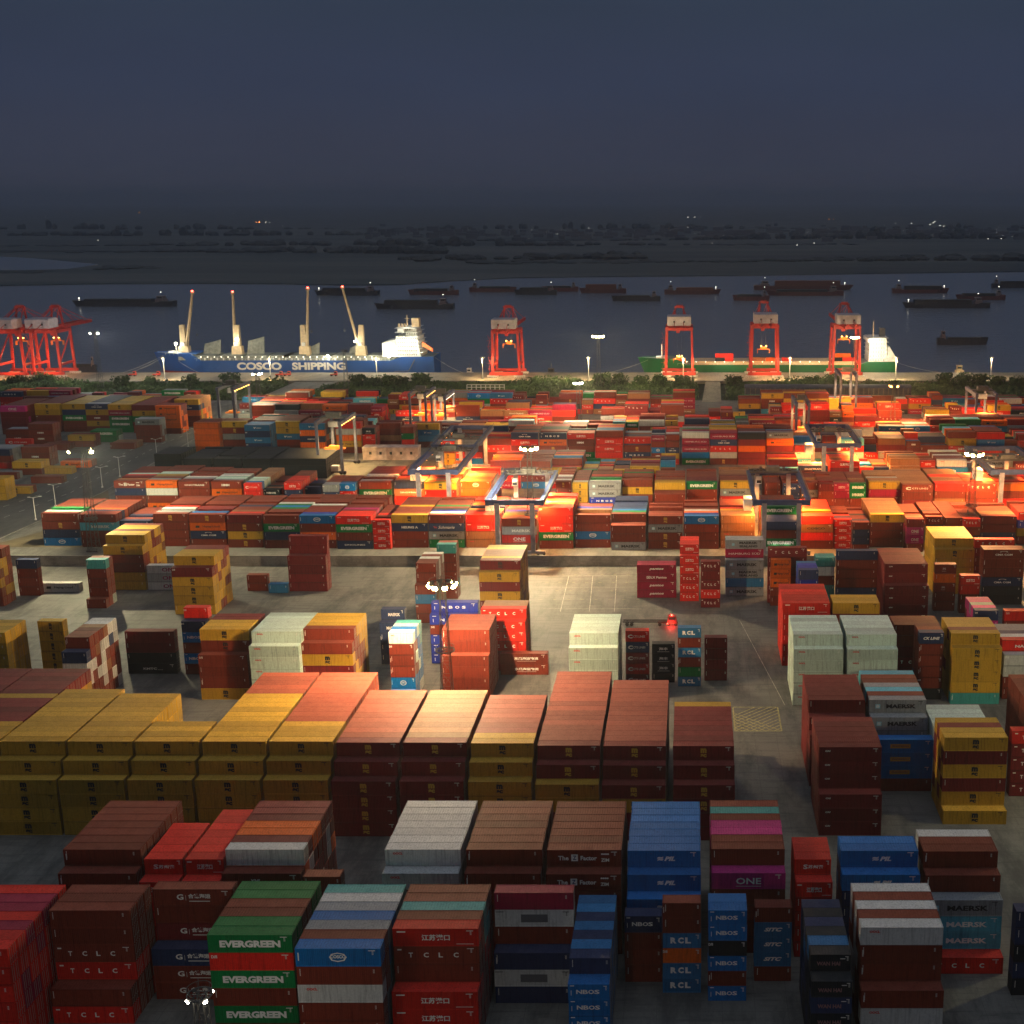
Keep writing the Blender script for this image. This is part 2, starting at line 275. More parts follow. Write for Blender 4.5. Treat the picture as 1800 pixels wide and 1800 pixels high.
# ------------------------------------------------------------ container part meshes
PCACHE = {}
def cmesh(part, L, h, ck, mk=''):
    key = (part, round(L, 2), round(h, 2), ck, mk if part == 'lettering' else '')
    if key in PCACHE: return PCACHE[key]
    W = 2.438; b = MB()
    if part == 'body':
        n = int((L-.36)/.278); pts = []
        x = .18; st = (L-.36)/n
        for i in range(n):
            pts += [(x, 0), (x+st*.27, 0), (x+st*.5, .036), (x+st*.77, .036)]; x += st
        pts.append((L-.18, 0))
        for s_ in (0, 1):
            for (xa, ya), (xb, yb) in zip(pts, pts[1:]):
                if s_ == 0: b.quad((xa, .02+ya, .16), (xb, .02+yb, .16), (xb, .02+yb, h-.11), (xa, .02+ya, h-.11))
                else: b.quad((xb, W-.02-yb, .16), (xa, W-.02-ya, .16), (xa, W-.02-ya, h-.11), (xb, W-.02-yb, h-.11))
        n = 8; st = (W-.36)/n; y = .18; e = []
        for i in range(n):
            e += [(y, 0), (y+st*.27, 0), (y+st*.5, .036), (y+st*.77, .036)]; y += st
        e.append((W-.18, 0))
        for (ya, xa), (yb, xb) in zip(e, e[1:]): b.quad((.03+xb, yb, .16), (.03+xa, ya, .16), (.03+xa, ya, h-.11), (.03+xb, yb, h-.11))
        b.box(.1, .06, .1, L-.1, W-.06, .15)
        me = b.mesh('container_body', [PM[ck]])
    elif part == 'frame':
        for y0, y1 in ((0, .10), (W-.10, W)):
            b.box(.17, y0, .0, L-.17, y1, .16); b.box(.17, y0, h-.11, L-.17, y1, h)
            for x0, x1 in ((0, .18), (L-.18, L)):
                b.box(x0, y0+(0 if y0 == 0 else -.06), .12, x1, y1+(0.06 if y0 == 0 else 0), h-.12)
                b.box(x0, y0-.006 if y0 == 0 else y0-.06, 0, x1, y1+.06 if y0 == 0 else y1+.006, .12, 0); b.box(x0, y0-.006 if y0 == 0 else y0-.06, h-.12, x1, y1+.06 if y0 == 0 else y1+.006, h+.006, 0)
        b.box(0.002, .16, h-.11, .1, W-.16, h-.003); b.box(0.002, .16, 0, .1, W-.16, .16)
        b.box(L-.1, .16, h-.11, L-.002, W-.16, h-.003); b.box(L-.1, .16, 0, L-.002, W-.16, .16)
        me = b.mesh('container_frame', [PM[ck]])
    elif part == 'roof':
        n = int((L-.3)/.42); st = (L-.3)/n; x = .15; pts = []
        for i in range(n):
            pts += [(x, 0), (x+st*.3, 0), (x+st*.42, -.022), (x+st*.88, -.022)]; x += st
        pts.append((L-.15, 0))
        for (xa, za), (xb, zb) in zip(pts, pts[1:]): b.quad((xa, .1, h-.012+za), (xb, .1, h-.012+zb), (xb, W-.1, h-.012+zb), (xa, W-.1, h-.012+za))
        me = b.mesh('container_roof', [PM[ck]])
    elif part == 'door':
        for a, c in ((.17, W/2-.012), (W/2+.012, W-.17)):
            b.box(L-.06, a, .17, L-.03, c, h-.12)
            for k in range(5):
                z = .3+k*(h-.6)/5; b.box(L-.031, a+.05, z, L-.015, c-.05, z+(h-.6)/5-.16)
            for q in (.28, .78):
                yb = a+(c-a)*q; b.beam((L+.012, yb, .1), (L+.012, yb, h-.08), .04, .04, 1); b.box(L-.02, yb-.02, h*.36, L+.04, yb+.32, h*.36+.04, 1)
                b.box(L-.015, yb-.06, .1, L+.03, yb+.06, .24, 1); b.box(L-.015, yb-.06, h-.22, L+.03, yb+.06, h-.1, 1)
        me = b.mesh('container_door', [PM[ck], m_steel])
    else:
        V, Fc, M = mark_geo(mk, L, h); b.v = V; b.f = Fc; b.m = M
        me = b.mesh('container_lettering', [LET[k] for k in LKEYS])
    PCACHE[key] = me; return me
HAZE = .0001
# ------------------------------------------------------------ the setting
TZ = 3.6; WZ = -3.0; TERY = 414.0; QY0, QY1, QZ = 826.0, 872.0, 5.0
def sheet(name, pts, z, m, thick=0):
    b = MB(); n = len(pts); b.v = [(x, y, z) for x, y in pts]; b.f = [tuple(range(n))]; b.m = [0]
    if thick:
        b.v += [(x, y, z-thick) for x, y in pts]
        for k in range(n): b.f.append((k, (k+1) % n, n+(k+1) % n, n+k)[::-1]); b.m.append(0)
    o = b.build(name, m); tag(o, kind='structure'); return o
def concrete(name, c1, c2, stain, crack=True):
    m = bpy.data.materials.new(name); m.use_nodes = True; n = m.node_tree.nodes; l = m.node_tree.links; b = n['Principled BSDF']
    b.inputs['Roughness'].default_value = .7
    g = n.new('ShaderNodeNewGeometry')
    def noise(s, d=6, sc3=(1, 1, 1), r=.6):
        mp = n.new('ShaderNodeMapping'); mp.inputs['Scale'].default_value = sc3; l.new(g.outputs['Position'], mp.inputs[0])
        z = n.new('ShaderNodeTexNoise'); z.inputs['Scale'].default_value = s; z.inputs['Detail'].default_value = d; z.inputs['Roughness'].default_value = r; l.new(mp.outputs[0], z.inputs[0]); return z
    def rng(src, a, c, lo=0, hi=1):
        r = n.new('ShaderNodeMapRange'); r.inputs[1].default_value = a; r.inputs[2].default_value = c; r.inputs[3].default_value = lo; r.inputs[4].default_value = hi; l.new(src, r.inputs[0]); return r.outputs[0]
    def mix(f, a, c):
        x = n.new('ShaderNodeMix'); x.data_type = 'RGBA'; l.new(f, x.inputs[0])
        for v, k in ((a, 6), (c, 7)):
            if isinstance(v, tuple): x.inputs[k].default_value = (*v, 1)
            else: l.new(v, x.inputs[k])
        return x.outputs[2]
    col = mix(rng(noise(.03).outputs[0], .35, .65), c1, c2)
    col = mix(rng(noise(.09, 8, (1, .3, 1), .75).outputs[0], .46, .6, 0, .85), col, stain)
    col = mix(rng(noise(.6, 8, (.12, 1, 1), .75).outputs[0], .5, .66, 0, .75), col, stain)
    col = mix(rng(noise(2.5, 4).outputs[0], .3, .7, 0, .3), col, stain)
    if crack:
        br = n.new('ShaderNodeTexBrick'); br.inputs['Scale'].default_value = 1; br.offset = 0; br.inputs['Brick Width'].default_value = 5; br.inputs['Row Height'].default_value = 4.5; br.inputs['Mortar Size'].default_value = .045
        br.inputs['Color1'].default_value = (0, 0, 0, 1); br.inputs['Color2'].default_value = (.16, .16, .16, 1); br.inputs['Mortar'].default_value = (1, 1, 1, 1); l.new(g.outputs['Position'], br.inputs[0])
        col = mix(rng(br.outputs[0], 0, 1, 0, .55), col, stain)
    l.new(col, b.inputs['Base Color']); return m
m_con = concrete('yard_concrete', (.160, .156, .142), (.235, .226, .196), (.060, .059, .055))
m_asph = concrete('road_asphalt', (.085, .085, .085), (.12, .118, .11), (.05, .05, .05), False)
m_quay = concrete('quay_concrete', (.30, .26, .19), (.38, .33, .23), (.15, .13, .10))
m_wall = concrete('wall_concrete', (.30, .28, .25), (.38, .35, .31), (.14, .13, .12), False)
m_grass = mat('rough_grass', (.030, .040, .016), noise=.5, nscale=.08, rough=.9, bump=.6, bscale=.6)
m_dirt = mat('dirt', (.12, .095, .055), noise=.4, nscale=.1, rough=.9)
m_far = bpy.data.materials.new('far_bank'); m_far.use_nodes = True
n = m_far.node_tree.nodes; l = m_far.node_tree.links; b_ = n['Principled BSDF']; b_.inputs['Roughness'].default_value = 1
g_ = n.new('ShaderNodeNewGeometry'); mp_ = n.new('ShaderNodeMapping'); mp_.inputs['Scale'].default_value = (.0012, .0042, 1); l.new(g_.outputs['Position'], mp_.inputs[0])
z_ = n.new('ShaderNodeTexNoise'); z_.inputs['Scale'].default_value = 1; z_.inputs['Detail'].default_value = 8; z_.inputs['Roughness'].default_value = .65; l.new(mp_.outputs[0], z_.inputs[0])
c_ = n.new('ShaderNodeValToRGB'); l.new(z_.outputs[0], c_.inputs[0]); l.new(c_.outputs[0], b_.inputs['Base Color'])
c_.color_ramp.elements[0].position = .36; c_.color_ramp.elements[0].color = (.045, .058, .062, 1); c_.color_ramp.elements[1].position = .62; c_.color_ramp.elements[1].color = (.125, .125, .118, 1)
e_ = c_.color_ramp.elements.new(.5); e_.color = (.078, .095, .092, 1)
m_water = bpy.data.materials.new('river_water'); m_water.use_nodes = True
n = m_water.node_tree.nodes; l = m_water.node_tree.links; b_ = n['Principled BSDF']
b_.inputs['Base Color'].default_value = (.20, .225, .27, 1); b_.inputs['Roughness'].default_value = .22; b_.inputs['IOR'].default_value = 1.33
g_ = n.new('ShaderNodeNewGeometry'); mp_ = n.new('ShaderNodeMapping'); mp_.inputs['Scale'].default_value = (.25, .6, 1); l.new(g_.outputs['Position'], mp_.inputs[0])
z_ = n.new('ShaderNodeTexNoise'); z_.inputs['Scale'].default_value = .35; z_.inputs['Detail'].default_value = 6; l.new(mp_.outputs[0], z_.inputs[0])
bp_ = n.new('ShaderNodeBump'); bp_.inputs['Strength'].default_value = .5; bp_.inputs['Distance'].default_value = .6; l.new(z_.outputs[0], bp_.inputs['Height']); l.new(bp_.outputs[0], b_.inputs['Normal'])

# ground as stepped sheets: near yard, terrace, river bed side
sheet('yard_ground', [(-420, -60), (420, -60), (420, TERY), (-420, TERY)], 0, m_con)
sheet('terrace_ground', [(-900, TERY+.35), (900, TERY+.35), (900, 756), (-900, 756)], TZ, m_con, 4)
sheet('green_ground', [(-1400, 756), (1400, 756), (1400, 846), (-1400, 846)], TZ-1.2, m_grass, 6)
sheet('ground', [(-3000, -400), (3000, -400), (3000, 846), (-3000, 846)], -1.0, m_grass, 3)
sheet('river_water', [(-19000, 846.5), (19000, 846.5), (19000, 38000), (-19000, 38000)], WZ, m_water)
# quay deck on piles
b = MB(); b.box(-1300, QY0, QZ-1.4, 1300, QY1, QZ)
tag(b.build('quay_deck', m_quay), kind='structure')
m_pile = mat('pile_concrete', (.20, .19, .17)); b = MB()
for k in range(-70, 71):
    for yy in (QY0+1, QY0+12, QY1-6): b.box(k*14-.5, yy, -5, k*14+.5, yy+1, QZ-1.4)
tag(b.build('quay_substructure', m_pile), kind='structure')
m_black = mat('black_rubber', (.015, .015, .016)); b = MB()
for k in range(-150, 151): b.box(k*6-.4, QY1, QZ-2.2, k*6+.4, QY1+.7, QZ-.3)
tag(b.build('quay_kerb', m_black), kind='structure')
b = MB(); b.box(-1300, QY0-.3, QZ-.1, 1300, QY0-.02, QZ+.7)
tag(b.build('quay_parapet', m_wall), kind='structure')
# ramps to the quay
def ramp(name, a, c, d, e, z0, z1):
    b = MB(); b.hexa([(*a, z0-2), (*c, z0-2), (*d, z1-1.5), (*e, z1-1.5), (*a, z0), (*c, z0), (*d, z1), (*e, z1)]); o = b.build(name, m_quay); tag(o, kind='structure')
x0 = XatY(1234, 750, TZ); x1 = XatY(1268, 750, TZ)
ramp('ramp_road', (x0, 750), (x1, 750), (x1+1, QY0-.35), (x0+3, QY0-.35), TZ+.02, QZ-.004)
xa, xb = XatY(440, 752, TZ), XatY(508, 752, TZ); xc, xd = XatY(595, QY0, QZ), XatY(520, QY0, QZ)
ramp('ramp_road', (xa, 750), (xb, 750), (xc, QY0-.35), (xd, QY0-.35), TZ+.02, QZ-.004)
# diagonal road along the left of the terrace, with kerb and lane dashes
RL = [P(-40, 965, TZ), P(180, 866, TZ), P(345, 770, TZ), P(420, 742, TZ)]
Rl = [P(-330, 965, TZ), P(20, 866, TZ), P(165, 800, TZ), P(320, 742, TZ)]
sheet('road', [Rl[0], RL[0], RL[1], RL[2], RL[3], Rl[3], Rl[2], Rl[1]], TZ+.004, m_asph)
m_line = mat('road_paint', (.55, .54, .48), noise=.3, nscale=1); b = MB()
for (p, q) in zip(RL, RL[1:]):
    b.beam((p[0], p[1], TZ+.08), (q[0], q[1], TZ+.08), .4, .16)
tag(b.build('road_kerb', m_wall), kind='structure')
b = MB()
for f0 in (.35, .62):
    for (p, q, a, c) in zip(RL, RL[1:], Rl, Rl[1:]):
        A = Vector(p).lerp(Vector(a), f0); B_ = Vector(q).lerp(Vector(c), f0); Ld = (B_-A).length; d = (B_-A)/Ld; k = 0
        nn = Vector((-d.y, d.x))*.12
        while k < Ld-4:
            u = A+d*k; w_ = A+d*(k+3.5); b.quad((u.x-nn.x, u.y-nn.y, TZ+.009), (u.x+nn.x, u.y+nn.y, TZ+.009), (w_.x+nn.x, w_.y+nn.y, TZ+.009), (w_.x-nn.x, w_.y-nn.y, TZ+.009)); k += 9
tag(b.build('road_markings', m_line), kind='structure')
# bare verge beside the terrace wall
sheet('verge', [P(-30, 962, TZ), P(72, 935, TZ), P(90, 905, TZ), P(190, 862, TZ), P(196, 900, TZ), P(150, 962, TZ)], TZ+.006, m_dirt)
# yellow hatched box and slot lines on the near yard
m_yel = mat('yellow_road_paint', (.42, .37, .16), noise=.4, nscale=1.5); b = MB()
a0 = P(1292, 1285, 0); a1 = P(1374, 1285, 0); a2 = P(1368, 1243, 0)
hx0, hx1, hy0, hy1 = a0[0], a1[0], a0[1], a2[1]
def strip(b, p, q, w_, z):
    d = (Vector(q)-Vector(p)).normalized(); nn = Vector((-d.y, d.x))*w_/2
    b.quad((p[0]-nn.x, p[1]-nn.y, z), (q[0]-nn.x, q[1]-nn.y, z), (q[0]+nn.x, q[1]+nn.y, z), (p[0]+nn.x, p[1]+nn.y, z))
for p, q in (((hx0, hy0), (hx1, hy0)), ((hx1, hy0), (hx1, hy1)), ((hx1, hy1), (hx0, hy1)), ((hx0, hy1), (hx0, hy0))): strip(b, p, q, .35, .008)
for k in range(-5, 7):
    for sg, z in ((1, .008), (-1, .012)):
        x_ = hx0+(hx1-hx0)*k/6.
        t0, t1 = 0., 1.; xs = x_; xe = x_+sg*(hy1-hy0)
        def clipx(xs, xe):
            t0, t1 = 0., 1.; d = xe-xs
            if d == 0: return None
            for lim in (hx0, hx1):
                t = (lim-xs)/d
                if (lim == hx0) == (d > 0): t0 = max(t0, t)
                else: t1 = min(t1, t)
            return (t0, t1) if t1 > t0 else None
        c = clipx(xs, xe)
        if c: strip(b, (xs+(xe-xs)*c[0], hy0+(hy1-hy0)*c[0]), (xs+(xe-xs)*c[1], hy0+(hy1-hy0)*c[1]), .26, z)
for k in range(9):
    p = P(955+k*24, 1040, 0); 
    for yy in (0, 9, 18, 27): strip(b, (p[0]-.5, p[1]+yy-8), (p[0]+.5, p[1]+yy-8), .15, .008)
tag(b.build('yard_markings', m_yel), kind='structure')
b = MB()
for ln in ((930, 1012, 1112, 1012), (940, 1032, 1115, 1032), (955, 1070, 1118, 1070), (1000, 1012, 985, 1075), (1042, 1012, 1036, 1075), (1084, 1012, 1080, 1075), (640, 1055, 745, 1055), (660, 1000, 720, 1000), (1205, 1130, 1370, 1130), (1300, 1090, 1380, 1240)):
    p = P(ln[0], ln[1], 0); q = P(ln[2], ln[3], 0); strip(b, p, q, .16, .006)
tag(b.build('lane_markings', mat('worn_white_paint', (.42, .40, .34), noise=.4, nscale=.6)), kind='structure')
# retaining wall
b = MB(); x_ = XatY(12, TERY, 3)
while x_ < 330:
    b.box(x_, TERY, 0, x_+7.9, TERY+.35, TZ+.12); b.box(x_+7.9, TERY+.06, 0, x_+8, TERY+.35, TZ+.1); x_ += 8
o = b.build('retaining_wall', m_wall); tag(o, 'long low concrete retaining wall edging the open yard below the container terrace', 'wall')
# far bank
def bank(name, near, z, m):
    pts = near+[(19000, 38000), (-19000, 38000)]; return sheet(name, pts, z, m, 1.5)
def W2(x, y, z=WZ): return P(x, y, z)
shore = [(-19000, 1600)]+[W2(x, y) for x, y in ((-200, 506), (0, 503), (150, 500), (350, 499), (500, 500), (620, 502), (700, 501), (800, 494), (900, 489), (1050, 487), (1300, 485), (1500, 482), (1700, 479), (1800, 478), (2000, 476))]+[(19000, 2300)]
bank('far_bank_ground', shore, WZ+1.2, m_far)
lag = [W2(x, y) for x, y in ((-400, 476), (60, 476), (120, 474), (175, 466), (60, 455), (-60, 449), (-400, 447))]
sheet('backwater', lag, WZ+1.3, m_water)
m_farwood = mat('distant_trees', (.050, .062, .062), noise=.35, nscale=.02, rough=1)
def treeline(x0, x1, y0, y1, h, seed, dens=1):
    """belt of distant woodland: many uneven crowns"""
    r = random.Random(seed); b = MB(); Xa, Ya = W2(x0, y0); Xb, Yb = W2(x1, y1); n = int(abs(Xb-Xa)/13*dens)
    for k in range(n):
        t = r.random(); X = Xa+(Xb-Xa)*t; Y = Ya+(Yb-Ya)*t+r.gauss(0, 22)+30*math.sin(X*.004); hh = h*(.7+.5*math.sin(X*.0031+seed))*r.uniform(.6, 1.25)*(1 if r.random() > .08 else 1.5); w_ = r.uniform(9, 24)
        i = len(b.v); m_ = 7
        for z, s in ((0, .85), (hh*.45, 1), (hh*.8, .7)):
            for q in range(m_):
                a = 2*math.pi*q/m_+r.uniform(-.2, .2); b.v.append((X+w_*s*math.cos(a)*r.uniform(.8, 1.2), Y+w_*s*math.sin(a)*r.uniform(.8, 1.2), WZ+1+z*r.uniform(.9, 1.1)))
        b.v.append((X, Y, WZ+1+hh))
        for lv in (0, 1):
            for q in range(m_): b.f.append((i+lv*m_+q, i+lv*m_+(q+1) % m_, i+(lv+1)*m_+(q+1) % m_, i+(lv+1)*m_+q)); b.m.append(0)
        for q in range(m_): b.f.append((i+2*m_+q, i+2*m_+(q+1) % m_, i+3*m_)); b.m.append(0)
    o = b.build('woodland', m_farwood); tag(o, 'dark belt of distant woodland on the far bank', 'woodland', kind='stuff')
    return o
treeline(170, 275, 474, 472, 13, 1, 2); treeline(-60, 60, 483, 481, 12, 2, 2); treeline(-300, 780, 442, 446, 16, 3, 1.4); treeline(0, 1500, 433, 431, 14, 4, .8)
treeline(780, 2000, 462, 459, 13, 5, 1.2); treeline(760, 1900, 424, 419, 18, 6, .8); treeline(-200, 900, 415, 414, 16, 7, .6); treeline(700, 1150, 457, 455, 12, 8, 1.2); treeline(-300, 2000, 404, 402, 22, 9, .3)
# hills on the right horizon
b = MB(); r_ = random.Random(4); NX = 60; prof = []
for k in range(NX):
    u = k/(NX-1); prof.append((3800+u*6200, 30+190*math.exp(-((u-.55)/.28)**2)+60*math.exp(-((u-.2)/.1)**2)+r_.uniform(-6, 6)))
for (xa, ha), (xb, hb) in zip(prof, prof[1:]):
    b.quad((xa, 12500, -2), (xb, 12500, -2), (xb, 13600, hb), (xa, 13600, ha)); b.quad((xa, 13600, ha), (xb, 13600, hb), (xb, 14900, -2), (xa, 14900, -2))
tag(b.build('hills', m_farwood), kind='structure')
# town lights and sheds on the far bank
m_lw = mat('lit_window_white', (.8, .8, .8), noise=0, emit=(1, .93, .8), es=9); m_lo = mat('lit_window_orange', (.8, .4, .1), noise=0, emit=(1, .30, .06), es=16)
b = MB()
for (x, y, c, s) in ((450, 388, 1, 5), (456, 388, 1, 9), (467, 388, 0, 5), (474, 389, 0, 4), (245, 371, 1, 5), (118, 370, 1, 3), (81, 379, 0, 3), (410, 373, 0, 3), (497, 394, 0, 3), (642, 421, 0, 3), (172, 420, 0, 2), (1209, 379, 0, 6), (1221, 379, 0, 6), (1230, 379, 0, 5),
    (1209, 397, 0, 4), (1035, 398, 0, 5), (1457, 383, 1, 5), (1465, 383, 1, 4), (1635, 392, 0, 6), (1640, 389, 0, 6), (1643, 387, 0, 6), (1652, 394, 0, 6), (1659, 395, 0, 6), (1602, 390, 0, 5), (1574, 390, 0, 4), (1737, 417, 0, 4), (1760, 417, 0, 4), (1401, 428, 0, 4),
    (1431, 425, 0, 4), (1252, 425, 0, 3), (1272, 411, 0, 3), (980, 408, 0, 3), (985, 409, 0, 2), (1366, 411, 0, 3), (1419, 406, 0, 3)):
    X, Y = P(x, y+2.5, 8); k = Y/2250*.36*s/5; b.box(X-k, Y-2, 8-k*.6, X+k, Y+2, 8+k*.6, c)
r_ = random.Random(8)
for k in range(120):
    x = r_.uniform(900, 1800); y = r_.gauss(408, 6)
    if y < 392: continue
    X, Y = P(x, y, 4); k = Y/2250*.07; b.box(X-k, Y-2, 4-k, X+k, Y+2, 4+k, 0)
o = b.build('town_lights', [m_lw, m_lo]); tag(o, 'scattered tiny lights of a far town on the horizon', 'town lights', kind='stuff')
m_shed = mat('pale_shed', (.16, .16, .17), noise=.3, nscale=.01); b = MB()
for k in range(260):
    x = r_.uniform(640, 1800); y = r_.gauss(411, 5)
    if y < 396: continue
    X, Y = P(x, y, 0); ww = r_.uniform(12, 45); b.box(X, Y, WZ+1, X+ww, Y+r_.uniform(8, 25), r_.uniform(4, 16))
o = b.build('town', m_shed); tag(o, 'far low town of pale sheds across the river plain', 'town', kind='stuff')
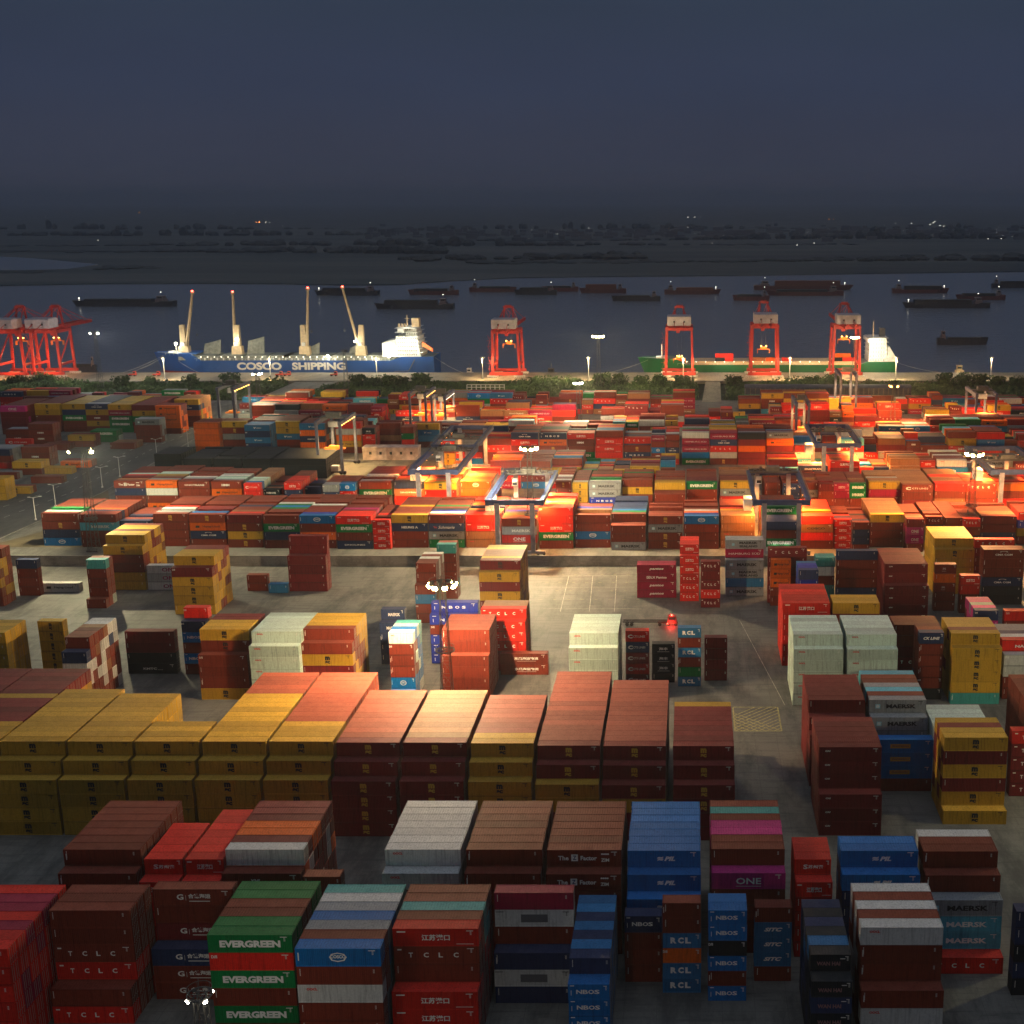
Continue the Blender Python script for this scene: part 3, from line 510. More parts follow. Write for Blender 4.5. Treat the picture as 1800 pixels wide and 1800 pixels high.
# ------------------------------------------------------------ container yard
# bay: reference phrase | left px, right px, y px of the front top edge, y px of the back top edge | tiers, length, tier height |
#      how far each tier steps out below the one above (top first) | faces top to bottom | roofs front to back
NEAR = '''
in the red block, bottom left corner|-134 13 1668 1554|6 40 2.9||r r r r r r|r2C1r1C2r2
in the brown stack above the pale letters|85 228 1600 1557|6 40 2.9|0 0 0 0 1 0|R R R:tclc r:tclc R r:tclc|R3
in the stack with Chinese lettering|267 409 1563 0|6 40 2.9|0 0 0 1 0 0|R:hd R M:hd N:hd R:hd R:hd|R1
in the green-roofed front bay|363 513 1643 1552|6 40 2.9||G:eg r:dii G:eg R G:eg R|G2R2G2
in the front bay with oval emblem|517 668 1667 1554|6 40 2.9||B:cos R W:oocl R R R|B1R1g1B1g1W1T1
in the front bay with teal roof|689 841 1632 1557|6 40 2.9|0 0 0 1 0 0|r:js R:tclc R r:js r:js R|r1R1T1R2
in the crimson-topped front stack|868 1008 1569 1557|6 40 2.9|0 0 0 1 0 0|C W:gp R N:vs W:gp N|C1
in the long narrow blue front bay|1000 1073 1684 1573|5 20 2.59|0 1 0 0 0|N B:nbos B:nbos B:nbos B:nbos|N1V1N1V1N1V2
in short stack beside narrow blue bay|1097 1163 1610 1596|4 20 2.9||N:nbos R R R|N1
in the teal-lettered front stack|1164 1233 1587 0|6 20 2.59||R:vs R V:rcl O:dii V:rcl V:rcl|R1
in narrow front stack of spaced letters|1245 1314 1600 1572|6 20 2.59||B:nbos B:nbos K:dii B:nbos R:vs B:nbos|B2
in the dark front stack with slanted letters|1327 1393 1595 0|5 20 2.59||R:vs V:sitc V:sitc V:sitc R|R1
in the dark red-lettered front bay|1424 1496 1678 1573|6 20 2.59|0 1 0 0 0 0|K:wh K:wh N:wh K:wh K:wh K|K1V1K1N1K1N1K1
in the ribbed-roof bay, bottom right|1513 1659 1630 1556|6 40 2.9|0 0 0 1 0 0|W:oocl R:vs R:vs R:vs W:oocl R|W1R1W1R1W1
in the sky blue lettered stack|1624 1764 1582 1568|4 40 2.9|0 0 0 1|g:mk b:mkw b:mkw r:tclc|g1
in the navy stack at bottom right edge|1787 1930 1602 1588|5 40 2.9||N N K N K|V1
in the brown bay above bottom left|110 247 1493 1407|6 40 2.9|0 1 0 0 0 0|R:vs R:vs R R R R|R7
in the left narrow red bay|252 320 1510 1447|6 20 2.7|0 1 0 0 0 0|r:szg r:js r r r r|r5
in the right narrow red bay|325 392 1510 1423|6 20 2.7|0 1 0 0 0 0|r:js r:szg r r r r|r7
in the orange-roofed mixed bay|394 535 1493 1407|6 40 2.9|0 1 0 0 0 0|W R:xhl R R R R|W1M1O2M3
in the low maroon stack by white bay|531 598 1541 1530|5 20 2.9||R R R R R|R1
in the pale grey-roofed near bay|676 810 1493 1407|6 40 2.9|0 1 0 0 0 0|W:oocl W:oocl R R R R|W7
in the plain rust-roofed near bay|819 953 1493 1409|6 40 2.9|0 1 0 0 0 0|R:vs R:vs R R R R|R7
in the ribbed maroon bay with slogan|961 1093 1494 1411|6 40 2.9|0 1 0 0 0 0|R:zim R:zim R R R R|R7
in the big blue-roofed near bay|1103 1232 1495 1412|6 40 2.9|0 1 1 0 0 0|B:pil B:pil B:pil B R R|B7
in the magenta-striped near bay|1250 1380 1492 1409|6 40 2.9|0 1 0 0 0 0|R P:one R R R R|R2P2R1T1R1
in the small red bay beside blue|1397 1462 1510 1474|6 20 2.7|0 1 0 0 0 0|r:szg r:js r r r r|r3
in the two-row blue near bay|1478 1615 1495 1470|6 40 2.9|0 1 0 0 0 0|B:pil B:pil N N N N|B2
in the ribbed bay right of blue|1623 1755 1496 1458|6 40 2.9|0 1 0 0 0 0|R:vs R:vs R R R R|R2W1
off the left edge behind yellow|-238 -122 1303 1173|6 40 2.9|0 1 1 0 0 0|Y:msc Y:msc Y:msc Y:msc Y:msc Y:msc|Y6M9
in the leftmost bay of the long block|-120 -5 1303 1173|6 40 2.9|0 1 1 0 0 0|Y:msc Y:msc Y:msc Y:msc Y:msc Y:msc|Y4M5Y1M6
in the first bay of long block|-2 113 1303 1211|6 40 2.9|0 1 1 0 0 0|Y:msc Y:msc Y:msc Y:msc Y:msc Y:msc|Y13
in the second bay of long block|117 231 1303 1217|6 40 2.9|0 1 1 0 0 0|Y:msc Y:msc Y:msc Y:msc Y:msc Y:msc|Y13
in the third bay of long block|236 349 1303 1263|6 40 2.9|0 1 1 0 0 0|Y:msc Y:msc Y:msc Y:msc Y:msc Y:msc|Y13
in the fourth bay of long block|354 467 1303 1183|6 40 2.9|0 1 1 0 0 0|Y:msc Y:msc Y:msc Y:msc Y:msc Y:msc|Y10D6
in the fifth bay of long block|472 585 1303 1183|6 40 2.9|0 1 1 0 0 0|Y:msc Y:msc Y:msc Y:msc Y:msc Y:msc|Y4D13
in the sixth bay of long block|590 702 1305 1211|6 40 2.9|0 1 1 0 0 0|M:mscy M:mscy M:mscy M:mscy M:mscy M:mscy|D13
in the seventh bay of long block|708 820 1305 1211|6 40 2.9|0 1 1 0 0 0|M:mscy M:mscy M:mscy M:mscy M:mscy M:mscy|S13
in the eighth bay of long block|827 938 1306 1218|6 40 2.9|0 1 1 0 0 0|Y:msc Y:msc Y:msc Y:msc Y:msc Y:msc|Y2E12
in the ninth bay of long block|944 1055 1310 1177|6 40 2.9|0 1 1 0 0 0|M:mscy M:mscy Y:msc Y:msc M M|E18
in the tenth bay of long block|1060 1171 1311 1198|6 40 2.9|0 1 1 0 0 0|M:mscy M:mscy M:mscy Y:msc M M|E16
in the rightmost bay of long block|1183 1291 1311 1235|6 40 2.9|0 1 1 0 0 0|M:mscy M:mscy M:mscy M:mscy M M|M8Y3
in the tall near maroon bay right|1440 1551 1313 1263|6 40 2.9|0 0 0 1 0 0|M:cai M:cai M:cai M:cai M:cai M:cai|M6
in the maroon bay behind tall maroon|1421 1521 1230 1187|6 40 2.9|0 1 1 0 0 0|M M M M M M|M7
in the striped bay with grey faces|1528 1629 1230 1180|6 40 2.9|0 1 0 0 0 0|g:mk g:mk g R R R|g1R1b1g1R2b1
in the blue stack with yellow panels|1543 1640 1300 1290|4 40 2.9||B:yp B:yp B:yp R|B1
in the pale bay behind yellow stack|1648 1738 1279 1238|5 40 2.9||w w w w w|w7
in the yellow and maroon stack right|1660 1773 1296 1262|6 40 2.9|0 0 0 0 0 1|Y:msc M Y:msc M Y:msc Y:msc|Y2M1Y1
in the red stack at right edge|1780 1884 1285 1277|5 40 2.9||r:tclc M:tclc M:tclc M:tclc M:tclc|r1
in the bright yellow stack right|1672 1759 1113 1083|6 40 2.9|0 1 0 0 0 0|Y:msc Y:msc Y:msc Y:msc Y:msc T:vs|Y1R1Y3R1
in the left pale green block|1394 1482 1115 1083|6 40 2.9|0 1 0 0 0 0|w:oocl w:oocl w:oocl w:oocl w:oocl w:oocl|w6
in the right pale green block|1488 1577 1115 1083|6 40 2.9|0 1 0 0 0 0|w:oocl w:oocl w:oocl w:oocl w:oocl w:oocl|w6
in the red block behind pale green|1376 1460 1060 1028|6 40 2.9||r:js r r r r r|r6
in the short yellow stack right|1464 1547 1060 1046|6 40 2.9||Y:msc R R R R R|Y3
in the rust stack behind pale green|1584 1640 1098 1080|5 40 2.9||R R M M:tclc M|R3
in the navy-topped narrow stack|1616 1660 1112 1095|6 20 2.9||N:ck R:vs R:vs R:vs R:dii K:dii|M1R1M1
in the tall dark maroon bay|1555 1632 991 963|6 40 2.9|0 0 1 0 0 0|M:cai M:cai M:cai M:cai M:cai M:cai|M8
in the stack with orange stripe|1636 1690 992 987|5 20 2.9||R:xhl O R:xhl R R|N1
in the low red stack behind|1690 1722 1012 1006|4 20 2.9||r:js r R R|r1
in the olive yellow bay right|1642 1712 946 926|6 40 2.9|0 1 0 0 0 0|Y:msc Y:msc Y Y Y Y|Y9
in the red-topped stack far right|1714 1784 948 943|5 40 2.9||r:tclc M R R R|r1
in the rust stack, right edge|1729 1802 966 960|6 40 2.9||R:cma R:vs R:vs N:cma K K|R2
in the navy-topped rust stack|1471 1544 968 963|6 40 2.9||N R:vs R R:vs N N|N2
in the teal and white stack|1434 1468 980 972|5 20 2.9||T:dii W R T T|T3
in the royal blue narrow bay|1404 1439 1002 984|5 20 2.9||N U U U U|U3V2U2
in the orange lettered narrow stack|1355 1391 984 979|5 20 2.9||O:hl O:hl O:hl R:dii R|O1
in the faded red stack by wall|1350 1419 963 959|6 40 2.9||M:tclc M M M M M|M1
in the grey stack with two-line lettering|1275 1343 949 940|6 40 2.9|0 0 1 0 0 0|g:mks C:hsud g:mk g:mks V g:mk|g3
in the tall narrow red stack|1195 1229 957 944|6 20 2.9|0 1 0 0 0 0|r:js r:js r:js r:tclc r:tclc r:tclc|r5
in the narrow maroon stack|1232 1266 987 983|5 20 2.9||M:tclc M M:tclc r:tclc M:tclc|M1
in the crimson stack standing alone|1119 1189 993 986|4 40 2.65||C:pan C:lxp C:pan C:pan|C2
in the middle pale green block|1000 1087 1113 1080|6 40 2.9|0 1 0 0 0 0|w:oocl w:oocl w:oocl w:oocl w w|w6
in the stack with round emblems|1099 1141 1109 1103|5 20 2.9||r:cul N:cul M:cul r:cul M:cul|r1
in the low near-black stack|1146 1186 1132 1128|4 20 2.59||K:chn K:chn K:chn K|K1
in the serif-lettered middle stack|1192 1232 1104 1098|6 20 2.59||V:rcl R V:rcl R:vs G V:rcl|R1
in the plain maroon middle stack|1238 1279 1121 1117|4 20 2.9||M M M M|M1
in the royal blue stack behind tower|757 840 1059 1053|6 40 2.7|0 1 0 0 0 0|U:nbos U:nbos R:dii U:nbos U:nbos U:nbos|U1
in the red stack with spaced letters|845 925 1070 1055|6 40 2.7|0 1 0 0 0 0|r:tclc r:tclc r:tclc r:tclc M M|S3
in the big rust block by tower|776 860 1107 1080|6 40 2.9|0 0 1 0 0 0|R:vs R:vs R R R R|R5
in the low pair with Chinese letters|878 963 1149 1144|2 40 2.9||R:cjk R:cjk|S1
in the yellow and maroon tower stack|843 915 985 959|6 40 2.9|0 1 0 0 0 0|M:mscd Y:msc M Y:msc M Y:msc|Y2S3Y2S2
in the narrow stack behind light mast|730 766 990 968|6 20 2.9|0 0 1 0 0 0|R:vs R R V R:dii R|R2W1R1W2T1
in the teal-topped narrow stack|768 800 957 951|6 20 2.9||T R R R R R|R2
in the dark blue narrow stack|669 711 1071 1065|5 20 2.9|0 1 0 0 0|N:mkw N:mkw N:vs N N|N2
in the blue and white narrow bay|682 726 1112 1088|6 20 2.9|0 0 0 0 0 1|W:oocl R:dii R:vs R:vs B:cos B|W1B1w1T2
in the olive-roofed rust bay|532 622 1105 1077|6 40 2.9|0 1 0 0 0 0|R:vs R:vs Y:msc M Y M|Y5
in the left pale middle block|441 529 1110 1077|6 40 2.9|0 1 0 0 0 0|w:oocl w:oocl w:oocl w:oocl w w|w6
in the yellow-topped rust stack left|350 437 1106 1077|6 40 2.9|0 0 1 0 0 0|Y:msc R:mscd R:dii R R:vs Y:msc|Y3M3
in the dark shadowed stack left|218 305 1110 1102|4 40 2.9||M:vs M K K:kmtc|M2
in the blue and red narrow stack|322 365 1068 1062|6 20 2.9|0 1 0 0 0 0|r:dii N:dii B:nbos R B:nbos R|r1
in the narrow bay of silver doors|113 157 1120 1088|6 20 2.9|0 1 0 0 0 0|R:vs N W W R R|R3S1W2
in the slim yellow stack left|65 110 1092 1086|6 20 2.7||Y:msc Y:msc Y:msc Y:msc Y:msc Y:msc|Y2
in the yellow block at left edge|-75 8 1112 1087|6 40 2.9||Y Y Y Y Y Y|Y5
in the white stack behind yellow|257 322 994 990|3 40 2.7||W:onem W:onem W:onem|W1
in the far yellow block left|184 254 940 919|6 40 2.9|0 1 0 0 0 0|Y:msc Y:msc R R Y Y|Y2M1Y2M1Y3
in the yellow middle block left|304 376 977 956|6 40 2.9|0 1 0 0 0 0|Y:msc M:dii Y:msc Y:msc Y:msc Y|Y3M5
in the tall maroon stack left|506 574 942 937|6 40 2.9|0 0 1 0 0 0|M:vs M M M M M|M2
in the rusty pair left|432 470 1011 1006|2 20 2.6||R R|R1
on the ground beside tall maroon stack|471 505 1027 1022|1 20 2.9||V|V1
in the mint-topped narrow stack|150 185 984 976|5 20 2.9|0 0 0 0 1|T:vs R R R R|w1R2
on the open ground, left|69 139 1025 1020|1 40 2.9||W:hl|W1
in the short dark-topped stack left|26 64 984 979|4 20 2.9||N R R R|N1
in the mixed stack at left edge|-72 2 965 957|6 40 2.9|0 1 0 0 0 0|R Y R Y R R|R2
in the mixed-roof bay far right|1707 1762 1073 1050|4 20 2.9||N:dii P K R|N1P1g1P1
in the red box far right|1766 1850 1074 1068|4 40 2.9||r:dii R R R|r1
in the red lettered stack right edge|1762 1846 1125 1097|5 40 2.9|0 1 0 0 0|r:nam W:dii W R R|N1W1N1g1
in the big rust block right edge|1803 1900 1230 1182|6 40 2.9|0 1 1 0 0 0|R R R R R R|R7
'''
ROWA = '''
|71 136 902 876|4 40 2.9||R R:mscy N B:cos|G1W1S1G1R6
|138 203 904 874|4 40 2.9||R b:mkw R R|b1R1N1O1R6
|205 262 915 890|3 40 2.9||N R R|N1R2N1R4
|268 329 903 871|4 40 2.9||R:mscy R R R|R1g1K1W1r1R5
|331 395 904 870|4 40 2.9||R:mscy O:hl N:cma R|R1B1R1M2G1R4
|397 459 905 870|4 40 2.9||M R:mscy Y:msc R:mscy|S1r1S1R2N1R4
|461 525 906 868|4 40 2.9||R G:eg N R|W1S1R2G1B1G1W1R2
|525 588 906 868|4 40 2.9||B:cos R O R|R1U1R2M1R1W1R3
|589 652 907 869|4 40 2.9||r:js G:eg R N:sinl|W1r2M1P1R5
|654 685 914 888|4 20 2.59||r:js r:js r:js r:js|r1R2r1R4
|687 751 905 874|4 40 2.9||Y:msc N:heu R R|S1R4Y1R4
|752 815 905 870|4 40 2.9||R:vs N:sch g:mk G|M1w1U1K1M1G1R4
|817 879 905 872|4 40 2.9||r r:js S S:oocl|r2R1O1r1N1O1r3
|881 943 911 876|4 40 2.9||R:mscy g:mkw r:one S|r1O1Y1S1U1r1S1r3
|946 1007 892 866|5 40 2.9||r:dii r r:js G:eg R|S1r1O1S1O1r5
|1010 1073 905 883|4 40 2.9||R:vs R B:cos R|M1P1R1S1U1R5
|1075 1136 903 872|4 40 2.9|0 2 0 0|R R:vs R g:mk|w1G1B1N5
|1139 1200 907 884|4 40 2.9||R:mscy g:mk R:mscy R:mscy|R4U1R5
|1202 1264 907 878|4 40 2.9||B:cos R R R|r1U1O1W1R6
|1267 1327 906 876|4 40 2.9||S S S:oocl S|K1S2Y1r1R5
|1338 1401 890 866|5 40 2.9|0 4 0 0 0|G:eg N R G:eg W|S1R4
|1405 1465 907 876|4 40 2.9||r S:coss r R|N1r1G1Y1r5
|1466 1498 913 890|4 20 2.59||r:js r:js r:js r:js|K1N1r1R5
|1500 1528 918 890|4 20 2.59||R N N R|K1N1R2K1R3
|1530 1591 904 876|4 40 2.9||Y:msc R R R|S8
|1594 1625 912 886|4 20 2.9||M P:one P:one R|M1S1R6
|1628 1658 908 880|4 20 2.9||R:tclc K K R|R3K1R4
|1661 1692 910 880|4 20 2.9||R M K R|R8
|1694 1724 912 882|4 20 2.9||r:tclc R K K|M1R7
|1725 1788 907 884|4 40 2.9||M:vs M N R|S3R5
|1790 1853 900 880|4 40 2.9||r:js U:nbos Y:msc R|r4R4
'''
ROWB = '''
|199 254 845 820|4 40 2.9||R:zim N R R|R1S1M2r1w1R4
|255 311 845 818|4 40 2.9||O:hl W R O:hl|G1g1M1S1Y1w2R3
|312 368 846 820|4 40 2.9||R:sino R R R|Y1M1g1W1S1R4
|370 424 846 820|4 40 2.9||R:hmm O:hl R R|R1g1w2W2w1R3
|427 458 850 822|4 20 2.9||r:cul r R R|S1B1w3S2
|462 492 860 835|3 20 2.9||K:nbos R R|K1S1K1R3
|497 530 848 826|4 20 2.9||r:js N K R|r5R1
|536 564 856 838|3 20 2.9||N:dii R R|N2K1N2
|566 594 852 836|4 20 2.9||g:dii N:dii R R|R1g1R4
|596 624 850 836|4 20 2.9||B:cos r:js R R|R1N1R4
|630 687 847 820|4 40 2.9||R:vs G:eg R r|S1g1R3W1M4
|692 745 846 820|4 40 2.9||N S:sino r r|K1S1O1r1S1M5
|745 802 848 822|4 40 2.9||Y:msc r:vs r r|r1O1S1r1R1N1O1S3
|812 860 846 820|4 40 2.9||O:cos O r r|S1O1r1O1S2r4
|976 1004 846 820|4 20 2.9||R:mscy R R R|S1W1M1g1W1R4
|1006 1033 849 826|4 20 2.59||Y:msc Y:msc Y:msc R|B1W1M1R5
|1035 1091 848 826|4 40 2.9||g:mk g:mk U:nbos R|g1W1g1G1M1r1R4
|1094 1147 843 822|4 40 2.9||R:vs Y:msc R R|W1R4G1R4
|1151 1204 848 826|4 40 2.9|0 3 0 0|Y R R:vs R|R1Y1M1R4
|1206 1261 847 824|4 40 2.9||G:eg R R R|M4R5
|1266 1320 846 820|4 40 2.9||Y:msc g:mk r r|S1R3M1S5
|1345 1372 848 826|4 20 2.9||R R S R|R8
|1376 1407 852 828|4 20 2.9||N:nbos N S R|K2R5
|1409 1438 848 826|4 20 2.9||R g:mk R M|R3S1R4
|1440 1466 850 828|4 20 2.9||M R R R|g1M2R4
|1468 1492 850 828|4 20 2.9||C:js C R R|S2M2R4
|1494 1523 850 828|4 20 2.9||G:eg G:eg R R|R3S1M4
|1527 1583 847 825|4 40 2.9||Y:msc C R:tclc R|S3g1S4
|1586 1641 852 824|4 40 2.9||R:cul R M R|S9
|1644 1698 850 824|4 40 2.9||r R S S|r2S3r2S3
|1700 1752 850 830|4 40 2.9||r:tclc R R R|r2O1S1r5
|1755 1808 850 828|4 40 2.9||O R r R|O1r2R5
'''
LEFT = '''
|-10 52 714 700|5 40 2.9||P:one M M M R|S1R4
|58 105 710 695|5 40 2.9||Y:msc Y:msc R:dii R R|S1M3
|107 149 710 695|5 40 2.9||Y:msc N G:eg R R|S1Y2
|150 188 710 695|5 40 2.9||N:cma Y:msc R:hmm Y:msc R|W2K2
|189 229 711 696|5 40 2.9||Y:msc C:hsud G:eg G:eg G|S1Y2
|231 271 712 697|5 40 2.9||M Y:msc G:eg R R|M3
|272 315 713 707|5 40 2.9||O:hl O:hl O:hl O R|M5
|304 350 702 693|5 40 2.9||Y:msc N:cma O R R|Y1S3
|236 280 737 733|4 40 2.9||g:mk R R R|g1
|158 204 757 752|2 40 2.9||G:eg G|w1G3
|118 164 765 760|2 40 2.9||Y:msc R|R1
|74 118 781 774|1 40 2.9||R|R3
|48 92 745 741|4 40 2.9||R R:hmm R:hmm R|M1
|10 50 755 751|3 40 2.9||R R:hmm R|g1
|8 55 772 771|2 40 2.9||r:cul R|M2
|193 236 779 772|1 40 2.9||R:vs|P1S2
|36 86 786 781|3 40 2.9||R R:hmm R|M1
|104 158 811 806|1 40 2.9||O:hl|R2
|20 72 812 806|2 40 2.9||Y:msc R|Y1
|52 108 838 834|1 40 2.9||R|S1
|78 124 822 817|1 40 2.9||Y|Y1
|-18 28 831 826|1 40 2.9||R|g1
|8 47 856 851|1 40 2.9||Y:msc|R1
|-45 8 842 836|3 40 2.9||Y Y Y|Y1
|-30 16 790 780|3 40 2.9||N R r|g3
'''
MIDL = '''
|270 318 798 785|3 40 2.9||K K K|K6
|322 372 806 785|3 40 2.9||K K K|K9
|374 424 806 785|3 40 2.9||K K K|K9
|426 476 806 785|3 40 2.9||K K K|K9
|478 527 806 785|3 40 2.9||K K K|K8
|530 567 806 788|3 40 2.9||K K K|K8
|340 383 743 733|5 40 2.9||O O:vs O O O|R4
|392 430 741 733|5 40 2.9||Y:msc R:mscy g R R|S1R2
|430 472 747 740|5 40 2.9||V:vas N:dii V:vas N:dii V|V4
|483 524 741 731|5 40 2.9||Y:msc Y:msc V:vas R R|S1R3
|527 568 745 733|5 40 2.9||V:vas O:vs N:kmtc O R|w1R3
|590 632 743 733|5 40 2.9||r W O Y:hl R|r2R2
|636 658 753 746|4 20 2.9||K:chn r:js r r|g1R3
|661 703 744 738|4 40 2.9||R R S R|M4
|705 726 751 744|4 20 2.9||R G:dii r r|R2
|728 772 745 740|4 40 2.9||Y:msc V:vas V R|g1R2
'''
def parse(s):
    L = []
    for ln in s.strip().split('\n'):
        ref, pos, dim, pro, fr, rf = [q.strip() for q in ln.split('|')]
        xl, xr, y, yb = [float(q) for q in pos.split()]; H, L40, h = dim.split()
        H = int(H); h = float(h); nom = 12.192 if L40 == '40' else 6.058
        pr = [int(q) for q in pro.split()] if pro else [0]*H
        fr = [(q.split(':')+[''])[:2] for q in fr.split()]
        roofs = ''; i = 0
        import re
        for a, n in re.findall(r'([A-Za-z])(\d+)', rf): roofs += a*int(n)
        L.append(dict(ref=ref, xl=xl, xr=xr, y=y, yb=yb, H=H, h=h, L=nom, pro=pr+[0]*(H-len(pr)), front=fr, roofs=roofs))
    return L
ALLC = []   # every container: dict
BAYS = []
PITCH_Y = 2.5
def add_bay(b, z0, jag=0):
    zt = z0+b['H']*b['h']
    X, Yf = P(b['xl'], b['y'], zt); s = pxscale(Yf, zt)
    L = max(b['L']*.955, min(b['L']*1.045, (b['xr']-b['xl']-1.0)/s)); X = X+((b['xr']-b['xl'])/s-L)/2
    n = 1
    if b['yb'] > 0:
        _, Yb = P(b['xl'], b['yb'], zt); n = max(1, round((Yb-Yf)/PITCH_Y))
    roofs = b['roofs']
    if len(roofs) < n: roofs = roofs+roofs[-1]*(n-len(roofs))
    pool = [c for c, m in b['front']]+list(roofs[:n])
    cum = 0; bay = dict(b, X=X, Yf=Yf, n=n, z0=z0, Lr=L); bay['id'] = len(BAYS); BAYS.append(bay)
    rj = [0]*n
    if jag:
        for r in range(1, n):
            if RND.random() < jag: rj[r] = RND.choice((1, 1, 2))
    for t in range(b['H']):
        cum += b['pro'][t]; z = z0+(b['H']-1-t)*b['h']
        for r in range(-cum, n):
            if r >= 0 and t < rj[r]: continue
            if r == -cum: ck, mk = b['front'][min(t, len(b['front'])-1)]
            elif t == 0 or (r >= 0 and t == rj[r]): ck, mk = roofs[r], ''
            elif r < 0: ck, mk = b['front'][min(t, len(b['front'])-1)][0], ''
            else: ck, mk = RND.choice(pool), ''
            ALLC.append(dict(x=X+RND.uniform(-.04, .04), y=Yf+r*PITCH_Y+RND.uniform(-.02, .02), z=z, L=L, nom=b['L'], h=b['h'], ck=ck, mk=mk, bay=bay['id'], row=r, tier=t, front=(r == -cum), ft=cum))
    return bay
for b in parse(NEAR): add_bay(b, 0)
TZ = 3.6
for b in parse(ROWA): add_bay(b, TZ, .12)
for b in parse(ROWB): add_bay(b, TZ, .15)
for b in parse(LEFT): add_bay(b, TZ, 0)
for b in parse(MIDL): add_bay(b, TZ, .1)
# further rows of the terminal, drawn bay by bay from the mix of colours that part of the yard shows
PAL = 'RRRRRRMMMMrrrYYNNVBOOGgKSWbC'
PALR = 'RRRRMMMrrrrrOOYYNKKgSSVC'
MKS = {'Y': ['msc'], 'G': ['eg', 'eg', ''], 'r': ['js', 'tclc', 'js', ''], 'R': ['', '', 'mscy', 'vs', 'hmm'], 'M': ['', 'tclc', ''], 'O': ['hl', 'hl', ''], 'N': ['cma', 'nbos', 'sino', ''], 'V': ['vas', 'vas', ''],
       'B': ['cos', ''], 'g': ['mk', ''], 'K': ['chn', ''], 'b': ['mkw'], 'S': ['', 'sino'], 'W': ['', 'oocl'], 'C': ['hsud']}
def random_row(x0, x1, Y, depth, hmin, hmax, pal, skip=()):
    X = XatY(x0, Y, 12); Xe = XatY(x1, Y, 12)
    while X < Xe:
        k20 = RND.random() < .3; L = 6.058 if k20 else 12.192
        if any(a < X+L/2 < c for a, c in skip): X += 1; continue
        H = RND.randint(hmin, hmax); n = depth+RND.choice((-1, 0, 0, 1))
        if RND.random() < .06: X += L+.5; continue
        cols = [RND.choice(pal) for _ in range(H)]
        fr = [(c, RND.choice(MKS.get(c, ['']))) for c in cols]; roofs = []
        while len(roofs) < n: roofs += [RND.choice(pal)]*RND.choice((1, 1, 2, 3))
        off = RND.choice((0, 0, 0, 1, 2))
        b = dict(ref='', H=H, h=2.9 if not k20 else 2.65, L=L, front=fr); bid = len(BAYS); BAYS.append(dict(b, X=X, Yf=Y, n=n, z0=TZ, Lr=L, id=bid))
        rj = [0 if RND.random() < .72 else RND.choice((1, 1, 2)) for _ in range(n)]
        for t in range(H):
            for r in range(0 if t else off, n):
                if t < min(rj[r], H-1): continue
                first = (r == 0) or (t == 0 and r == off)
                if first: ck, mk = fr[t]
                elif t == rj[r]: ck, mk = roofs[r], ''
                else: ck = RND.choice(cols); mk = RND.choice(MKS.get(ck, [''])) if r and t < rj[r-1] else ''
                ALLC.append(dict(x=X, y=Y+r*PITCH_Y, z=TZ+(H-1-t)*b['h'], L=L, nom=L, h=b['h'], ck=ck, mk=mk, bay=bid, row=r, tier=t, front=first, ft=0))
        X += L+RND.choice((.35, .35, .5, .4))
BX = lambda a, c, Y: (XatY(a, Y, 12), XatY(c, Y, 12))
random_row(862, 1890, 517, 9, 3, 4, PAL, skip=[])
random_row(775, 1900, 566, 9, 4, 5, PAL, skip=[BX(1205, 1222, 566)])
random_row(420, 1910, 617, 8, 3, 4, PAL, skip=[BX(1205, 1222, 617), BX(552, 604, 617), BX(655, 780, 617)])
random_row(440, 1920, 664, 7, 3, 4, PALR, skip=[BX(1205, 1222, 664)])
random_row(420, 1930, 706, 6, 3, 4, PAL, skip=[BX(1222, 1312, 706)])
random_row(-60, 330, 712, 6, 3, 4, PAL)

# which 300 show largest: look at all boxes from the camera
def rank_visible():
    V = []; T = []
    for c in ALLC:
        i = len(V); x, y, z, L, h = c['x'], c['y'], c['z'], c['L'], c['h']
        V += [(x, y, z), (x+L, y, z), (x+L, y+2.44, z), (x, y+2.44, z), (x, y, z+h), (x+L, y, z+h), (x+L, y+2.44, z+h), (x, y+2.44, z+h)]
        for q in ((4, 5, 6, 7), (0, 1, 5, 4), (1, 2, 6, 5), (2, 3, 7, 6), (3, 0, 4, 7)): T.append(tuple(i+k for k in q))
    bvh = BVHTree.FromPolygons(V, T); cnt = np.zeros(len(ALLC), int); eye = Vector((0, 0, HC))
    n = 400; cp, sp_ = math.cos(PITCH), math.sin(PITCH)
    for iy in range(n):
        py = 680+(1800-680)*(iy+.5)/n; dy = (CY-py)/F
        for ix in range(n):
            px = 1800*(ix+.5)/n
            d = Vector(((px-CX)/F, cp+dy*sp_, -sp_+dy*cp))
            r = bvh.ray_cast(eye, d)
            if r[2] is not None: cnt[r[2]//5] += 1
    return cnt
CNT = rank_visible()
order = np.argsort(-CNT, kind='stable')[:300]
CHOSEN = set(int(i) for i in order if CNT[i] > 0)
ORD = ['top', 'second', 'third', 'fourth', 'fifth', 'bottom']
RORD = ['front', 'second', 'third', 'fourth', 'fifth', 'sixth', 'seventh', 'eighth', 'ninth', 'tenth', 'eleventh', 'twelfth', 'thirteenth', 'fourteenth', 'fifteenth', 'sixteenth', 'seventeenth', 'eighteenth', 'nineteenth', 'twentieth']
FALL = {}
def bay_ref(b):
    if b['ref']: return b['ref']
    xm = (b.get('xl', 0)+b.get('xr', 0))/2
    return None
